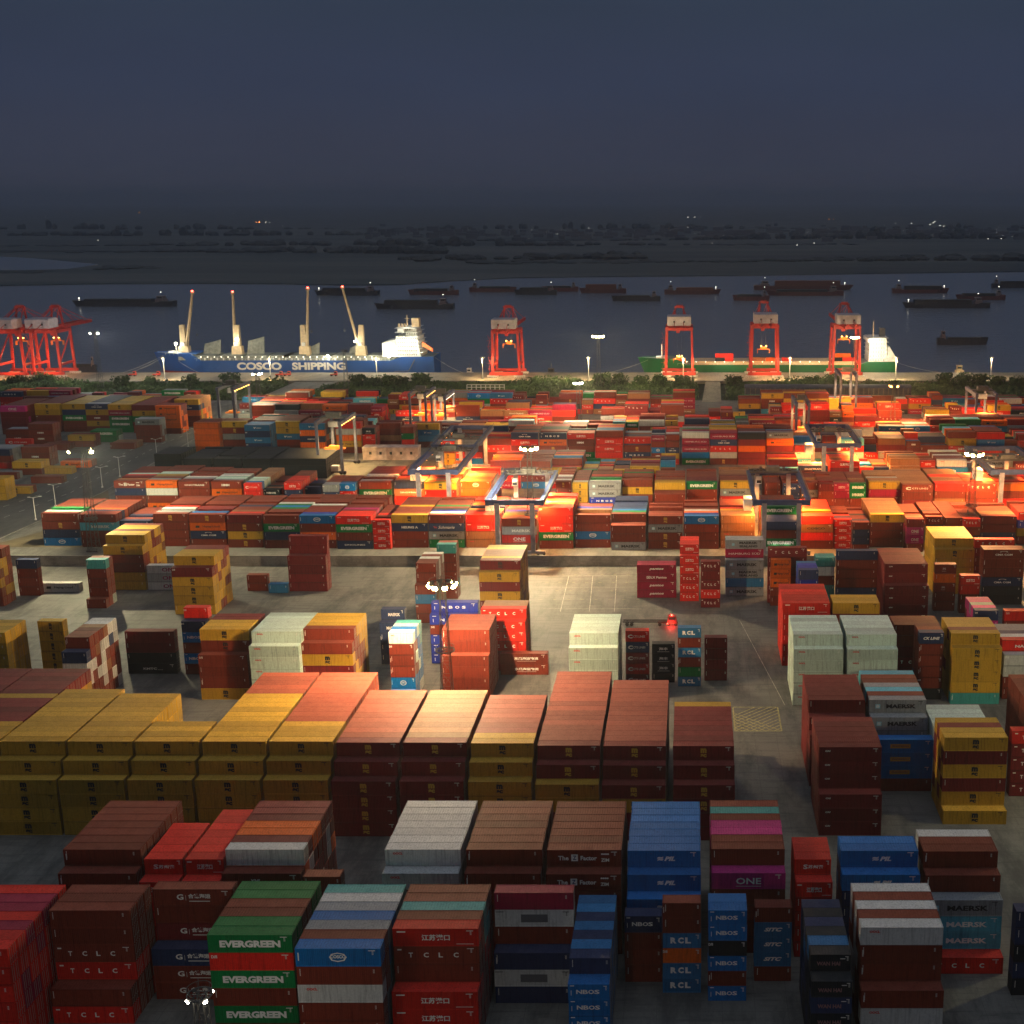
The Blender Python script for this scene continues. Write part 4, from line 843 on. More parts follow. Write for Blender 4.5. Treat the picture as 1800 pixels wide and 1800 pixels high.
far_ref = {71: 'at left end of walled row', 138: 'right of the leftmost walled bay', 268: 'behind the two far yellow blocks', 331: 'behind the yellow middle block', 397: 'two bays right of orange band', 461: 'left of the oval-emblem walled bay',
 525: 'walled bay behind tall maroon stack', 589: 'left of narrow red walled stack', 654: 'in the narrow red walled stack', 687: 'right of narrow red walled stack', 752: 'in walled bay with script lettering', 817: 'left of the gantry leg', 881: 'under the middle gantry crane',
 946: 'right of middle gantry leg', 1010: 'in walled bay with low oval emblem', 1075: 'in walled bay above pale bottom box', 1139: 'in walled bay with yellow emblems', 1202: 'in the blue-faced walled bay', 1267: 'left of the right gantry leg', 1338: 'under the right gantry crane',
 1405: 'right of the right gantry leg', 1467: 'in walled red stack near right', 1530: 'in the lit yellow walled bay', 1725: 'in maroon walled bay, right', 207: 'in the low walled bay left', 1790: 'at right end of walled row'}
def label_for(c):
    b = BAYS[c['bay']]
    ref = b['ref'] or far_ref.get(int(b.get('xl', -999)), '')
    if not ref: ref = 'bay '+'of the terrace near column %d' % int((c['x']+300)/13)
    t = c['tier']; r = c['row']+c['ft'] if c['front'] else c['row']
    md = MDESC.get(c['mk'], ''); k20 = c['L'] < 8; H = b['H']
    tn = 'only' if H == 1 else ('bottom' if t == H-1 else ORD[t])
    if c['front']: pos = ('%s face' % tn)
    elif t == 0: pos = '%s roof back' % (RORD[min(c['row'], 19)] if c['row'] else 'front')
    else: pos = '%s tier, row %d' % (tn, c['row']+c['ft']+1)
    nm = CNAME[c['ck']]; w_ = len(nm.split())+1+len(ref.split())+len(pos.split())
    s = nm+' container'
    if md and w_+1+len(md.split()) <= 16: s += ' with '+md
    s += ', '+pos+' '+ref
    return s
def build_yard():
    seen = {}
    for i in sorted(CHOSEN):
        c = ALLC[i]; nomL = c['nom']; h = c['h']; sx = c['L']/nomL
        root = bpy.data.objects.new('shipping_container', cmesh('body', nomL, h, c['ck'])); COL.objects.link(root)
        root.location = (c['x'], c['y'], c['z']); root.scale = (sx, 1, .986)
        lb = label_for(c); 
        tag(root, lb, 'container', 'stacked shipping containers')
        seen[lb] = seen.get(lb, 0)+1
        for part in ('frame', 'roof', 'door', 'lettering'):
            if part == 'lettering' and not c['mk'] and not c['front']: continue
            o = bpy.data.objects.new(part, cmesh(part, nomL, h, c['ck'], c['mk'])); COL.objects.link(o); o.parent = root
    print('DUPLABEL', {k: v for k, v in seen.items() if v > 1})
    # the rest of the stacks: one mass
    V = []; Fc = []; C = []; MI = []
    for i, c in enumerate(ALLC):
        if i in CHOSEN: continue
        x, y, z, L, h = c['x'], c['y'], c['z'], c['L'], c['h']-.05; W = 2.438; k = len(V)
        V += [(x, y, z), (x+L, y, z), (x+L, y+W, z), (x, y+W, z), (x, y, z+h), (x+L, y, z+h), (x+L, y+W, z+h), (x, y+W, z+h)]
        col = PAINT[c['ck']]; j = RND.uniform(.78, 1.2); col = tuple(min(1, q*j) for q in col)
        fs = [(0, 3, 2, 1), (4, 5, 6, 7), (0, 1, 5, 4), (1, 2, 6, 5), (2, 3, 7, 6), (3, 0, 4, 7)]
        for q in fs: Fc.append(tuple(k+a for a in q)); C.append(col); MI.append(0)
        if c['front'] or c['mk']:
            v2, f2, m2 = mark_geo(c['mk'], L, h, serial=(y < 480)); k = len(V)
            V += [(a[0]+x, a[1]+y-.01, a[2]+z) for a in v2]
            for q, m in zip(f2, m2): Fc.append(tuple(k+a for a in q)); C.append((1, 1, 1)); MI.append(1+m)
        # locking bars on the door end, rails on the front
        k = len(V); b = MB()
        if y < 640:
            for yy in (.45, .9, 1.5, 1.95): b.box(x+L, y+yy, z+.1, x+L+.04, y+yy+.04, z+h-.1)
            b.box(x, y-.01, z+h-.12, x+L, y, z+h); b.box(x, y-.01, z, x+L, y, z+.16)
            V += b.v; Fc += [tuple(k+a for a in q) for q in b.f]
            C += [(.3, .29, .27)]*24+[tuple(q*.55 for q in col)]*12; MI += [0]*36
    me = bpy.data.meshes.new('container_stacks'); me.from_pydata(V, [], Fc)
    me.materials.append(m_stuff)
    for kk in LKEYS: me.materials.append(LET[kk])
    me.polygons.foreach_set('material_index', MI)
    at = me.attributes.new('paint', 'FLOAT_COLOR', 'FACE'); at.data.foreach_set('color', np.array([(*q, 1) for q in C], dtype=np.float32).ravel())
    me.update(); o = bpy.data.objects.new('container_stacks', me); COL.objects.link(o)
    tag(o, 'smaller containers of every colour stacked across the rest of the terminal', 'containers', kind='stuff')
    print('CONTAINERS', len(ALLC), 'chosen', len(CHOSEN), 'min px', CNT[order[-1]])
build_yard()
# ------------------------------------------------------------ trees of the green belt
m_leaf = [mat('foliage_dark', (.045, .080, .022), rough=.8, noise=.5, nscale=.4), mat('foliage_mid', (.075, .120, .034), rough=.8, noise=.45, nscale=.4)]
m_bark = mat('bark', (.06, .045, .03))
def crown_mesh(seed, w_, h, n=900, low=False):
    r = random.Random(seed); b = MB(); cl = []
    for k in range(14 if not low else 18):
        a = r.uniform(0, 6.28); rr = r.random()**.6*w_*.42; cl.append((rr*math.cos(a), rr*math.sin(a), h*(r.uniform(.35, .85) if not low else r.uniform(.2, .75)), r.uniform(.16, .30)*w_))
    for k in range(n):
        cx, cy, cz, cr_ = cl[k % len(cl)]; d = Vector((r.gauss(0, 1), r.gauss(0, 1), r.gauss(0, .8))).normalized()*cr_*r.uniform(.65, 1.05)
        p = Vector((cx, cy, cz))+d; s = r.uniform(.28, .62); u = Vector((r.gauss(0, 1), r.gauss(0, 1), r.gauss(0, 1))).normalized(); v = u.orthogonal().normalized()
        if p.z < .1: continue
        b.quad(p-u*s-v*s*.6, p+u*s-v*s*.5, p+u*s*.8+v*s*.6, p-u*s*.7+v*s*.5, 0 if (k % len(cl)) % 3 else 1)
    return b.mesh('crown', m_leaf)
CROWNS = [crown_mesh(i, 9, 8.5) for i in range(3)]; BUSHES = [crown_mesh(10+i, 10, 4.6, 800, True) for i in range(3)]
def trunk_mesh():
    b = MB(); b.cyl((0, 0, 0), (.1, 0, 3.6), .32, 7, 0, .2)
    for a in (0, 2.1, 4.2): b.cyl((.1, 0, 3), (1.6*math.cos(a), 1.6*math.sin(a), 5.4), .16, 5, 0, .06)
    return b.mesh('trunk', [m_bark])
TRUNK = trunk_mesh()
def tree(X, Y, s, k, bush, lab):
    e = empty('bush' if bush else 'broadleaf_tree', (X, Y, TZ-1.2), lab, 'bush' if bush else 'tree', 'trees of the green belt'); e.rotation_euler = (0, 0, k*1.7); e.scale = (s, s, s*(.9+.2*((k*7) % 5)/5))
    c = bpy.data.objects.new('crown', (BUSHES if bush else CROWNS)[k % 3]); COL.objects.link(c); c.parent = e
    t = bpy.data.objects.new('trunk', TRUNK); COL.objects.link(t); t.parent = e
    if bush: t.scale = (.7, .7, .55)
tl = []
for (x, yy, s, bush, lb) in ((740, 806, 1.35, 0, 'tall dark tree standing above belt behind the lit twin cranes'), (405, 804, 1.35, 0, 'tall dark tree right of the pale-legged left yard crane'),
    (75, 808, 1.25, 0, 'broad tree below the second red quay crane'), (30, 806, 1.15, 0, 'tree at far left below the red quay cranes'), (335, 810, 1.1, 0, 'round tree left of the tall dark ship-side tree'), (262, 812, 1.05, 0, 'round tree below the moored bow lines'),
    (215, 806, 1.1, 0, 'leafy tree right of the unlit lattice tower'), (628, 808, 1.1, 0, 'first tree right of the wide curving ramp'), (655, 812, 1.1, 0, 'second tree right of the wide curving ramp'), (684, 808, 1.05, 0, 'third tree right of the wide curving ramp'), (706, 812, 1.1, 0, 'tree just left of tall dark tree'),
    (1010, 806, .9, 0, 'small tree behind white-lit lamp tower'), (1060, 808, 1.15, 0, 'tree under the brightest lamp star'), (1090, 812, 1.2, 0, 'wide tree right of the brightest lamp'), (1160, 806, 1.2, 0, 'tree left of straight ramp, below red crane'), (1200, 808, 1.2, 0, 'tree at left edge of the straight ramp'),
    (1128, 812, 1.0, 0, 'middle tree between bright lamp and straight ramp'), (1290, 808, 1.1, 0, 'tree at right edge of straight ramp'), (1428, 808, 1.0, 0, 'tree right of the middle red crane foot'), (1462, 812, 1.1, 0, 'tree left of the third red crane foot'),
    (1530, 806, .9, 0, 'thin tree before green hull stern'), (1572, 804, .8, 0, 'thin tree at the green ship stern'), (1660, 808, 1.2, 0, 'tree left end of the big right clump'), (1690, 812, 1.3, 0, 'tallest tree of the big right clump'), (1722, 808, 1.15, 0, 'third tree of the big right clump'), (1752, 812, 1.1, 0, 'fourth tree of the big right clump'), (1790, 808, 1.1, 0, 'tree at the right edge of the belt')):
    tree(XatY(x, yy, 6), yy, s, len(tl), bush, lb); tl.append(lb)
r_ = random.Random(5); b = MB()
def ramp_clear(x): return (1222 < x < 1282)
for k in range(17000):
    Y = r_.uniform(760, 824); x = r_.uniform(-40, 1840)
    if ramp_clear(x) or (430+(Y-750)*1.05 < x < 520+(Y-750)*1.2): continue
    X = XatY(x, Y, 4); h = 3.0+3.4*max(0, math.sin(x*.021)*math.sin(x*.0071+1)+.3*math.sin(Y*.2))
    for q in range(6):
        p = Vector((X+r_.gauss(0, 1.6), Y+r_.gauss(0, 1.2), TZ-1.2+r_.random()*h)); s = r_.uniform(.4, 1.0); u = Vector((r_.gauss(0, 1), r_.gauss(0, 1), r_.gauss(0, 1))).normalized(); v = u.orthogonal().normalized()
        b.quad(p-u*s-v*s*.6, p+u*s-v*s*.5, p+u*s*.8+v*s*.6, p-u*s*.7+v*s*.5, 0 if math.sin(x*.05+Y*.1) > 0 else 1)
tag(b.build('undergrowth', m_leaf), 'low scrub filling the green belt behind the quay', 'undergrowth', kind='stuff')

# ------------------------------------------------------------ lamps
YEL = (1, .86, .50); WHT = (1, .95, .85); ORG = (1, .36, .07)
def glowmat(name, c, s): return mat(name, c, noise=0, emit=c, es=s)
g_yel = glowmat('lamp_glass_yellow', (1, .80, .34), 60); g_wht = glowmat('lamp_glass_white', (1, .92, .72), 60); g_org = glowmat('lamp_glass_orange', (1, .45, .10), 14); g_dim = glowmat('lamp_glass_dim', (1, .92, .75), 5); g_red = glowmat('lamp_glass_red', (1, .05, .03), 30)
m_grey = mat('tower_steel', (.11, .11, .105), metal=.2, rough=.5)
def mast(xb, yb, z0, h, glass, col, power, lab, nl=6, R=2.6, platform=.45, head='ring', Yfix=None, lit=True, aims=((1, 1), (-1, 1), (-1, -1), (1, -1)), fs=1):
    X, Y = P(xb, yb, z0) if Yfix is None else (XatY(xb, Yfix, z0), Yfix)
    if Yfix is None or Yfix > 300: fs = fs*1.1
    e = empty('light_mast', (X, Y, z0), lab, 'light mast', 'lattice light masts of the terminal')
    b = MB(); bw, tw = 1.5, .55; n = max(6, int(h/3))
    cor = lambda z, k: ((bw+(tw-bw)*z/h)*(1 if k in (1, 2) else -1), (bw+(tw-bw)*z/h)*(1 if k in (2, 3) else -1), z)
    for k in range(4): b.beam(cor(0, k), cor(h, k), .16, .16)
    for q in range(n):
        za, zb = h*q/n, h*(q+1)/n
        for k in range(4):
            b.beam(cor(za, k), cor(zb, (k+1) % 4), .07, .07); b.beam(cor(zb, k), cor(zb, (k+1) % 4), .07, .07)
    b.box(-1.9, -1.9, -.05, 1.9, 1.9, .5)
    b.build('tower', m_grey, e)
    if platform:
        b = MB(); zp = h*platform; b.ring((0, 0, zp), 2.1, .3, 20); b.ring((0, 0, zp+1), 2.1, .08, 20)
        for k in range(8): a = k*math.pi/4; b.beam((2.1*math.cos(a), 2.1*math.sin(a), zp), (2.1*math.cos(a), 2.1*math.sin(a), zp+1), .06); b.beam((0, 0, zp), (2.1*math.cos(a), 2.1*math.sin(a), zp), .08)
        b.build('platform', m_grey, e)
    b = MB(); b.ring((0, 0, h), R, .16, 20); b.ring((0, 0, h+.9), R, .06, 20)
    for k in range(6): a = k*math.pi/3; b.beam((0, 0, h-1.5), (R*math.cos(a), R*math.sin(a), h), .09); b.beam((R*math.cos(a), R*math.sin(a), h), (R*math.cos(a), R*math.sin(a), h+.9), .05)
    b.cyl((0, 0, h), (0, 0, h+2.2), .05, 6)
    b.build('lamp_ring', m_grey, e)
    for k in range(nl):
        a = math.pi*2*(k+.5)/nl-math.pi/2; c = Vector((R*math.cos(a), R*math.sin(a), h-.28)); d = Vector((math.cos(a), math.sin(a), -.55)).normalized()*fs; u = Vector((-math.sin(a), math.cos(a), 0))*fs; v = d.cross(u)/fs
        b = MB(); b.hexa([c-u*.44-v*.32-d*.4, c+u*.44-v*.32-d*.4, c+u*.44+v*.32-d*.4, c-u*.44+v*.32-d*.4, c-u*.6-v*.45, c+u*.6-v*.45, c+u*.6+v*.45, c-u*.6+v*.45])
        o = b.build('floodlight', m_grey, e)
        if lit:
            b = MB(); q = c+d*.02; b.hexa([q-u*.52-v*.38, q+u*.52-v*.38, q+u*.52+v*.38, q-u*.52+v*.38, q-u*.42-v*.3+d*.45, q+u*.42-v*.3+d*.45, q+u*.42+v*.3+d*.45, q-u*.42+v*.3+d*.45]); b.build('glass', glass, o)
    if lit and power:
        for (dx, dy) in aims:
            q = Vector((dx, dy, 0)).normalized(); lamp('lamp_light', (q.x*(R+.5), q.y*(R+.5), h-.4), power, col, .35, spot=135, aim=(q.x*(R+20), q.y*(R+20), h-10), parent=e, blend=1)
    return e
mast(789, 1277, 0, 35, g_yel, (1, .70, .38), 210000, 'lattice mast with yellow lamp ring standing over the open near yard', 8, 2.9, .54)
mast(166, 968, TZ, 35, g_yel, YEL, 170000, 'tall mast with three lamps beside the diagonal road, left', 3, 4.2, .32)
mast(935, 962, TZ, 35, g_yel, (1, .78, .44), 320000, 'bright mast rising before the middle gantry crane', 8, 2.6, .33)
mast(1704, 962, TZ, 33, g_yel, (1, .50, .18), 300000, 'pale mast with funnel head at the right side', 8, 2.6, .45)
mast(458, 712, TZ, 25, g_wht, YEL, 150000, 'mast lighting the foot of the wide curving ramp', 4, 2.2, 0, Yfix=690)
mast(1018, 712, TZ, 27, g_wht, (1, .66, .34), 240000, 'white-lit mast before the trees, right of centre', 6, 1.8, .25, Yfix=640)
mast(1568, 712, TZ, 25.5, g_org, (1, .46, .14), 380000, 'orange-lit mast behind the right gantry crane', 4, 2.2, .25, Yfix=640)
mast(1053, 712, TZ-1.2, 35, g_yel, (1, .82, .42), 260000, 'brightest mast standing on the green belt by the quay', 10, 3.2, 0, Yfix=800, fs=1.2)
mast(178, 712, TZ-1.2, 37, g_wht, WHT, 70000, 'mast with white lamps at the far left of the quay', 3, 2.5, 0, Yfix=800)
mast(610, 712, TZ-1.2, 27, g_wht, WHT, 0, 'unlit lattice mast below the ship lettering', 4, 1.8, 0, Yfix=790, lit=False)
mast(1500, 712, TZ-1.2, 33, g_yel, (1, .82, .42), 120000, 'lit mast glowing inside the third red quay crane', 10, 2.2, 0, Yfix=812, fs=1.1)
mast(382, 1800, 0, 24.9, g_wht, (1, .88, .66), 2500, 'mast head at the bottom edge of the picture', 4, 1.5, 0, Yfix=139, aims=((-1.1, 1), (.9, 1.1)), fs=.45)
# mast of the same yard beside the view, and one added behind the camera
mast(352, 1800, 0, 32, g_yel, YEL, 260000, 'mast beyond the right edge of the picture', 8, 2.6, .4, Yfix=None) if 0 else None
e_ = mast(1212+118/.2, 1300, 0, 32, g_yel, YEL, 95000, 'mast beyond the right edge of the near yard', 8, 2.6, .4)
e_.location = (124, 222, 0)
e_ = mast(1212, 1300, 0, 37, g_wht, (1, .84, .58), 60000, 'mast of the yard standing behind the viewpoint', 8, 2.6, .4, aims=((-.45, 1), (.4, 1)))  # unseen, added to brighten the stack fronts facing the camera
e_.location = (-45, -40, 0)

# street lamps along the road
m_white = mat('white_paint', (.62, .62, .60), noise=.1)
base = None
for k, (x, y, h) in enumerate(((63, 914, 9), (98, 890, 9), (180, 857, 9), (211, 838, 9), (276, 804, 9), (331, 786, 9))):
    X, Y = P(x, y, TZ); lbs = ['nearest white road lamp, beside the verge', 'white road lamp second from the near end', 'third white road lamp beside the dark kerb', 'fourth white road lamp below the junction', 'fifth white road lamp near the black stacks', 'farthest white road lamp beside the orange stack']
    if base is None:
        base = empty('street_lamp', (X, Y, TZ), lbs[0], 'street lamp', 'white lamps along the diagonal road')
        b = MB(); b.cyl((0, 0, 0), (0, 0, 8.6), .17, 7, 0, .1); b.box(-.3, -.3, 0, .3, .3, .5); b.build('pole', m_white, base)
        b = MB(); b.beam((0, 0, 8.4), (2.2, .4, 9), .12); b.beam((0, 0, 8.4), (-1.2, -.2, 8.8), .12); b.build('arm', m_white, base)
        b = MB(); b.box(1.9, .2, 8.9, 3, .6, 9.1); b.box(-1.9, -.4, 8.7, -1, 0, 8.9); b.build('lamp_head', m_white, base)
    else: dup(base, (X, Y, TZ), lbs[k])
base = None
for k, (x, lb) in enumerate(((290, 'white quay lamp before the blue bow'), (476, 'white quay lamp between the ship letters'), (663, 'white quay lamp left of the gangway'), (849, 'white quay lamp left of the lone red crane'), (1035, 'white quay lamp left of the brightest mast'), (1201, 'white quay lamp inside the second red crane'), (1388, 'white quay lamp right of the middle red crane'), (1574, 'white quay lamp at the green stern'), (1741, 'white quay lamp far right'))):
    X = XatY(x, 838, QZ)
    if base is None:
        base = empty('quay_lamp', (X, 838, QZ), lb, 'quay lamp', 'white lamp posts along the quay')
        b = MB(); b.cyl((0, 0, 0), (0, 0, 14), .28, 8, 0, .2); b.box(-.5, -.5, 0, .5, .5, .8); b.build('pole', m_white, base)
        b = MB(); b.box(-1.5, -.2, 13.8, 1.5, .2, 14.2); b.box(-.5, -.6, 14.2, .5, .6, 14.7); b.build('lamp_head', m_white, base)
    else: dup(base, (X, 838, QZ), lb)
    lamp('lamp_light', (X, 837, QZ+13.4), 26000, (1, .70, .32), .5, spot=160, aim=(X, 845, QZ), blend=.6)  # light added at every lamp head to warm the quay deck

# ------------------------------------------------------------ yard gantry cranes
m_blue = mat('crane_blue', (.035, .06, .16), noise=.25); m_lil = mat('crane_grey', (.30, .29, .34), noise=.2); m_cab = mat('cabin_white', (.60, .62, .64), noise=.15); m_dark = mat('machinery_dark', (.05, .05, .055), noise=.3); m_glass = mat('cabin_glass', (.02, .03, .04), rough=.1, noise=0)
m_dkred = mat('spreader_orange', (.55, .16, .02), noise=.2)
def gantry(X, Y0, Y1, wx, z0, zt, lab, girder=m_blue, leg=m_lil, col=ORG, power=9000, nl=4, trolley=.45, cab=-1, cabm=m_cab, container=None, lights=True, strips=0, frame_w=1.1):
    e = empty('gantry_crane', (X, Y0, z0), lab, 'gantry crane', 'yard gantry cranes over the container rows'); D = Y1-Y0; H = zt-z0; fw = frame_w
    inset = wx*.17
    for yy in (0, D):
        for s in (0, 1):
            xb = inset if s == 0 else wx-inset
            b = MB(); b.beam((xb, yy, .9), (xb, yy, H-fw), 1.25*fw, 1.25*fw, 0, 1.5*fw, 1.5*fw); b.build('leg', leg, e)
        b = MB(); b.beam((-1, yy, .9), (wx+1, yy, .9), .9*fw, .9*fw); 
        b.build('sill_beam', leg, e)
        b = MB()
        for x_ in (-.6, 1.4, wx-1.4, wx+.6): b.cyl((x_, yy-.45, .45), (x_, yy+.45, .45), .45, 12)
        b.build('wheel_set', m_black, e)
        b = MB(); b.box(-.1, yy-.5*fw, H-1.6*fw, wx+.1, yy+.5*fw, H); b.build('end_beam', girder, e)
    for s in (0, 1):
        x_ = -.2 if s == 0 else wx+.2
        b = MB(); b.box(x_-.55*fw, -.6, H-1.7*fw, x_+.55*fw, D+.6, H+.05)
        b.build('main_girder', girder, e)
        b = MB(); xx = x_+(-.9 if s == 0 else .9)*fw
        n = int(D/2.5)
        for k in range(n+1): yy = D*k/n; b.beam((xx, yy, H), (xx, yy, H+1.1), .07)
        b.beam((xx, 0, H+1.1), (xx, D, H+1.1), .07); b.beam((xx, 0, H+.55), (xx, D, H+.55), .05); b.box(min(xx, x_), 0, H-.08, max(xx, x_), D, H-.0)
        b.build('walkway', m_grey, e)
    yy = -.7; b = MB()
    for k in range(int(wx/2)+1): b.beam((k*2, yy, H), (k*2, yy, H+1.1), .07)
    b.beam((0, yy, H+1.1), (wx, yy, H+1.1), .07); b.build('end_railing', m_grey, e)
    # trolley
    ty = D*trolley; b = MB(); b.box(0, ty-2.6, H+.1, wx, ty-2, H+.7); b.box(0, ty+2, H+.1, wx, ty+2.6, H+.7)
    for k in range(7): x_ = wx*(.12+.12*k); b.box(x_-.5, ty-1.6, H+.2, x_+.5, ty+1.5, H+1.2+.8*((k*5) % 3)/2); b.beam((x_+.8, ty-2, H+.5), (x_+.8, ty-2, H+2), .08)
    b.beam((.5, ty-2.3, H+1.8), (wx-.5, ty-2.3, H+1.8), .08); b.beam((.5, ty+2.3, H+1.8), (wx-.5, ty+2.3, H+1.8), .08)
    b.box(wx*.35, ty-1.8, H+.2, wx*.62, ty+1.8, H+2.2, 1)
    b.build('trolley', [m_dark, m_grey], e)
    b = MB(); b.box(wx*.15, ty-1.2, H-4.2, wx*.15+1.8, ty+1.2, H-1.9); o = b.build('operator_cabin', m_cab, e)
    b = MB(); b.box(wx*.15+.1, ty-1.23, H-4.0, wx*.15+1.7, ty-1.2, H-2.9); b.build('window', m_glass, o)
    hz = H*.45
    b = MB(); b.box(wx/2-3, ty-1.1, hz, wx/2+3, ty-.8, hz+.4); b.box(wx/2-3, ty+.8, hz, wx/2+3, ty+1.1, hz+.4); b.box(wx/2-2, ty-.9, hz+.3, wx/2+2, ty+.9, hz+.9); b.build('spreader', m_dkred, e)
    b = MB()
    for sx_ in (-1.8, 1.8):
        for sy_ in (-.8, .8): b.beam((wx/2+sx_, ty+sy_, hz+.8), (wx/2+sx_, ty+sy_, H), .06)
    b.build('hoist_rope', m_dark, e)
    if cab:
        x_ = -3.2 if cab < 0 else wx+.6; b = MB(); b.box(x_, D*.3, H*.62, x_+2.9, D*.3+6.5, H*.62+4); b.build('electrical_house', cabm, e)
    for x_ in (wx*.38, wx*.6):
        b = MB(); b.box(x_-.4, -.95, 2.2, x_+.4, -.6, 2.8); b.build('headlamp', g_wht, e)
    # stairs on a front leg
    b = MB(); x_ = inset-.9
    for k in range(5): za = 1+k*(H-3)/5; zb = 1+(k+1)*(H-3)/5; b.beam((x_-1.2*(k % 2), -.9, za), (x_-1.2*((k+1) % 2), -.9, zb), .35, .08)
    b.build('stairs', m_dark, e)
    if lights:
        for s in (0, 1):
            x_ = .3 if s == 0 else wx-.3
            for k in range(nl):
                y_ = D*(k+.5)/nl
                b = MB(); b.box(x_-.3, y_-.3, H-2.3, x_+.3, y_+.3, H-1.95); f = b.build('floodlight', m_grey, e)
                b = MB(); b.box(x_-.22, y_-.22, H-2.36, x_+.22, y_+.22, H-2.31); b.build('glass', g_org, f)
                lamp('lamp_light', (x_, y_, H-2.5), power, col, .25, spot=150, aim=(x_+(-1 if s == 0 else 1)*7, y_, -6), parent=e, blend=.9)
    return e
def gpx(xl, xr, Y, zt): return XatY(xl, Y, zt), (xr-xl)/pxscale(Y, zt)
X, wx = gpx(857, 951, 414.9+.6, 22.6)
gantry(X, 415.4, 463, wx, TZ, 22.6, 'grey-blue gantry crane under the bright mast, over the walled row', power=34000, trolley=.88, col=(1, .42, .10))
X, wx = gpx(724, 804, 468, 22.6)
gantry(X, 464.6, 511, wx, TZ, 22.6, 'dark blue gantry crane beside the long white site office', power=60000, trolley=.8)
X, wx = gpx(800, 872, 520, 22.6)
gantry(X-8, 514, 560, wx, TZ, 22.6, 'dark gantry crane directly behind the one by the site office', power=50000, trolley=.3, cab=0)
X, wx = gpx(1328, 1421, 415, 22.6)
gantry(X, 415.4, 463, wx, TZ, 22.6, 'gantry crane over the walled row, right of centre', power=42000, trolley=.95)
X, wx = gpx(1428, 1500, 535, 23)
gantry(X, 515, 561, wx, TZ, 23, 'blue gantry crane lit red-orange behind the right walled crane', power=75000, trolley=.6)
X, wx = gpx(1744, 1838, 466, 22.6)
gantry(X, 464.6, 511, wx, TZ, 22.6, 'gantry crane cut by the right edge', power=62000, trolley=.4)
m_slate = mat('crane_slate', (.10, .11, .17), noise=.2)
# rubber tyred cranes farther back, with rows of lamps along one girder
def rtg(xl, xr, y, Yg, lab, col=(1, .5, .14), power=9000, H=21, D=24, nb=7, gl=g_yel, legm=m_slate):
    X = XatY(xl, Yg, 12); wx = (xr-xl)/pxscale(Yg, 12)
    e = empty('yard_crane', (X, Yg, TZ), lab, 'yard crane', 'smaller yard cranes at the back of the terminal')
    for yy in (0, D):
        for x_ in (.8, wx-.8):
            b = MB(); b.beam((x_, yy, 1), (x_, yy, H-.6), 1.1, 1.1); b.build('leg', legm, e)
        b = MB(); b.beam((-.8, yy, 1.2), (wx+.8, yy, 1.2), .7, .8); b.build('sill_beam', legm, e)
        b = MB()
        for x_ in (0, 1.5, wx-1.5, wx): b.cyl((x_, yy-.35, .75), (x_, yy+.35, .75), .75, 12)
        b.build('wheel_set', m_black, e)
    for x_ in (.8, wx-.8):
        b = MB(); b.box(x_-.7, -1, H-1.3, x_+.7, D+1, H+.4)
        n = 9
        for k in range(n+1): b.beam((x_-.6, D*k/n, H+.4), (x_-.6, D*k/n, H+1.5), .06)
        b.beam((x_-.6, 0, H+1.5), (x_-.6, D, H+1.5), .06); b.build('main_girder', legm, e)
    b = MB(); b.box(.5, D*.4-2, H+.4, wx-.5, D*.4+2, H+1); b.box(wx*.25, D*.4-1.5, H+1, wx*.75, D*.4+1.5, H+2.8)
    for k in range(6): b.beam((wx*(.1+.15*k), D*.4-2, H+1), (wx*(.1+.15*k), D*.4-2, H+3.6-.4*(k % 3)), .12)
    b.beam((wx*.1, D*.4-2, H+3), (wx*.9, D*.4-2, H+3), .1); b.build('trolley', m_grey, e)
    b = MB(); b.box(wx*.3, D*.4-1.2, H-3.6, wx*.7, D*.4+1.2, H-1.2); b.build('operator_cabin', m_cab, e)
    b = MB(); b.box(wx*.12, D*.3, H*.42, wx*.88, D*.3+2, H*.42+.6); b.box(wx*.3, D*.3+.2, H*.42+.6, wx*.7, D*.3+1.8, H*.42+1.5); b.build('spreader', m_dkred, e)
    b = MB()
    for k in (.25, .75): b.beam((wx*k, D*.3+1, H*.42+.6), (wx*k, D*.4, H), .07)
    b.build('hoist_rope', m_dark, e)
    b = MB(); b.box(wx*.2, -1.2, 1.6, wx*.8, 1.2, 4); b.build('engine_house', m_cab, e)
    for k in range(nb):
        y_ = D*(k+.5)/nb; b = MB(); b.box(wx-.75, y_-.35, H-1.3, wx-.05, y_+.35, H-.95); f = b.build('floodlight', m_grey, e)
        b = MB(); b.box(wx-.65, y_-.3, H-1.6, wx-.1, y_+.3, H-1.31); b.build('glass', g_dim if gl is g_wht else g_org, f)
    if power:
        for y_ in (D*.15, D*.5, D*.85):
            lamp('lamp_light', (wx*.5, y_, H-3.8), power, col, .3, spot=140, aim=(wx*.5, y_, -10), parent=e, blend=.8)
            lamp('lamp_light', (wx-.5, y_, H-1.8), power*.03, col, .3, parent=e)
    return e
rtg(384, 416, 722, 640, 'yard crane with pale yellow legs beside the left tall tree', (1, .8, .4), 9000, H=24, gl=g_yel)
rtg(556, 604, 790, 545, 'yard crane with slanting row of yellow lamps by the black stacks', (1, .62, .22), 34000, H=23)
rtg(719, 752, 744, 640, 'left one of the two blazing cranes below the tall tree', (1, .5, .15), 40000, H=21)
rtg(757, 786, 744, 644, 'right one of the two blazing cranes, with bluish lamps', (1, .6, .25), 36000, H=19, gl=g_wht)
rtg(1396, 1424, 800, 590, 'narrow yard crane behind the blue right gantry', (1, .45, .12), 34000, H=24)
rtg(1474, 1507, 718, 684, 'yard crane before the dark blue depot row', (1, .6, .25), 30000, H=25)
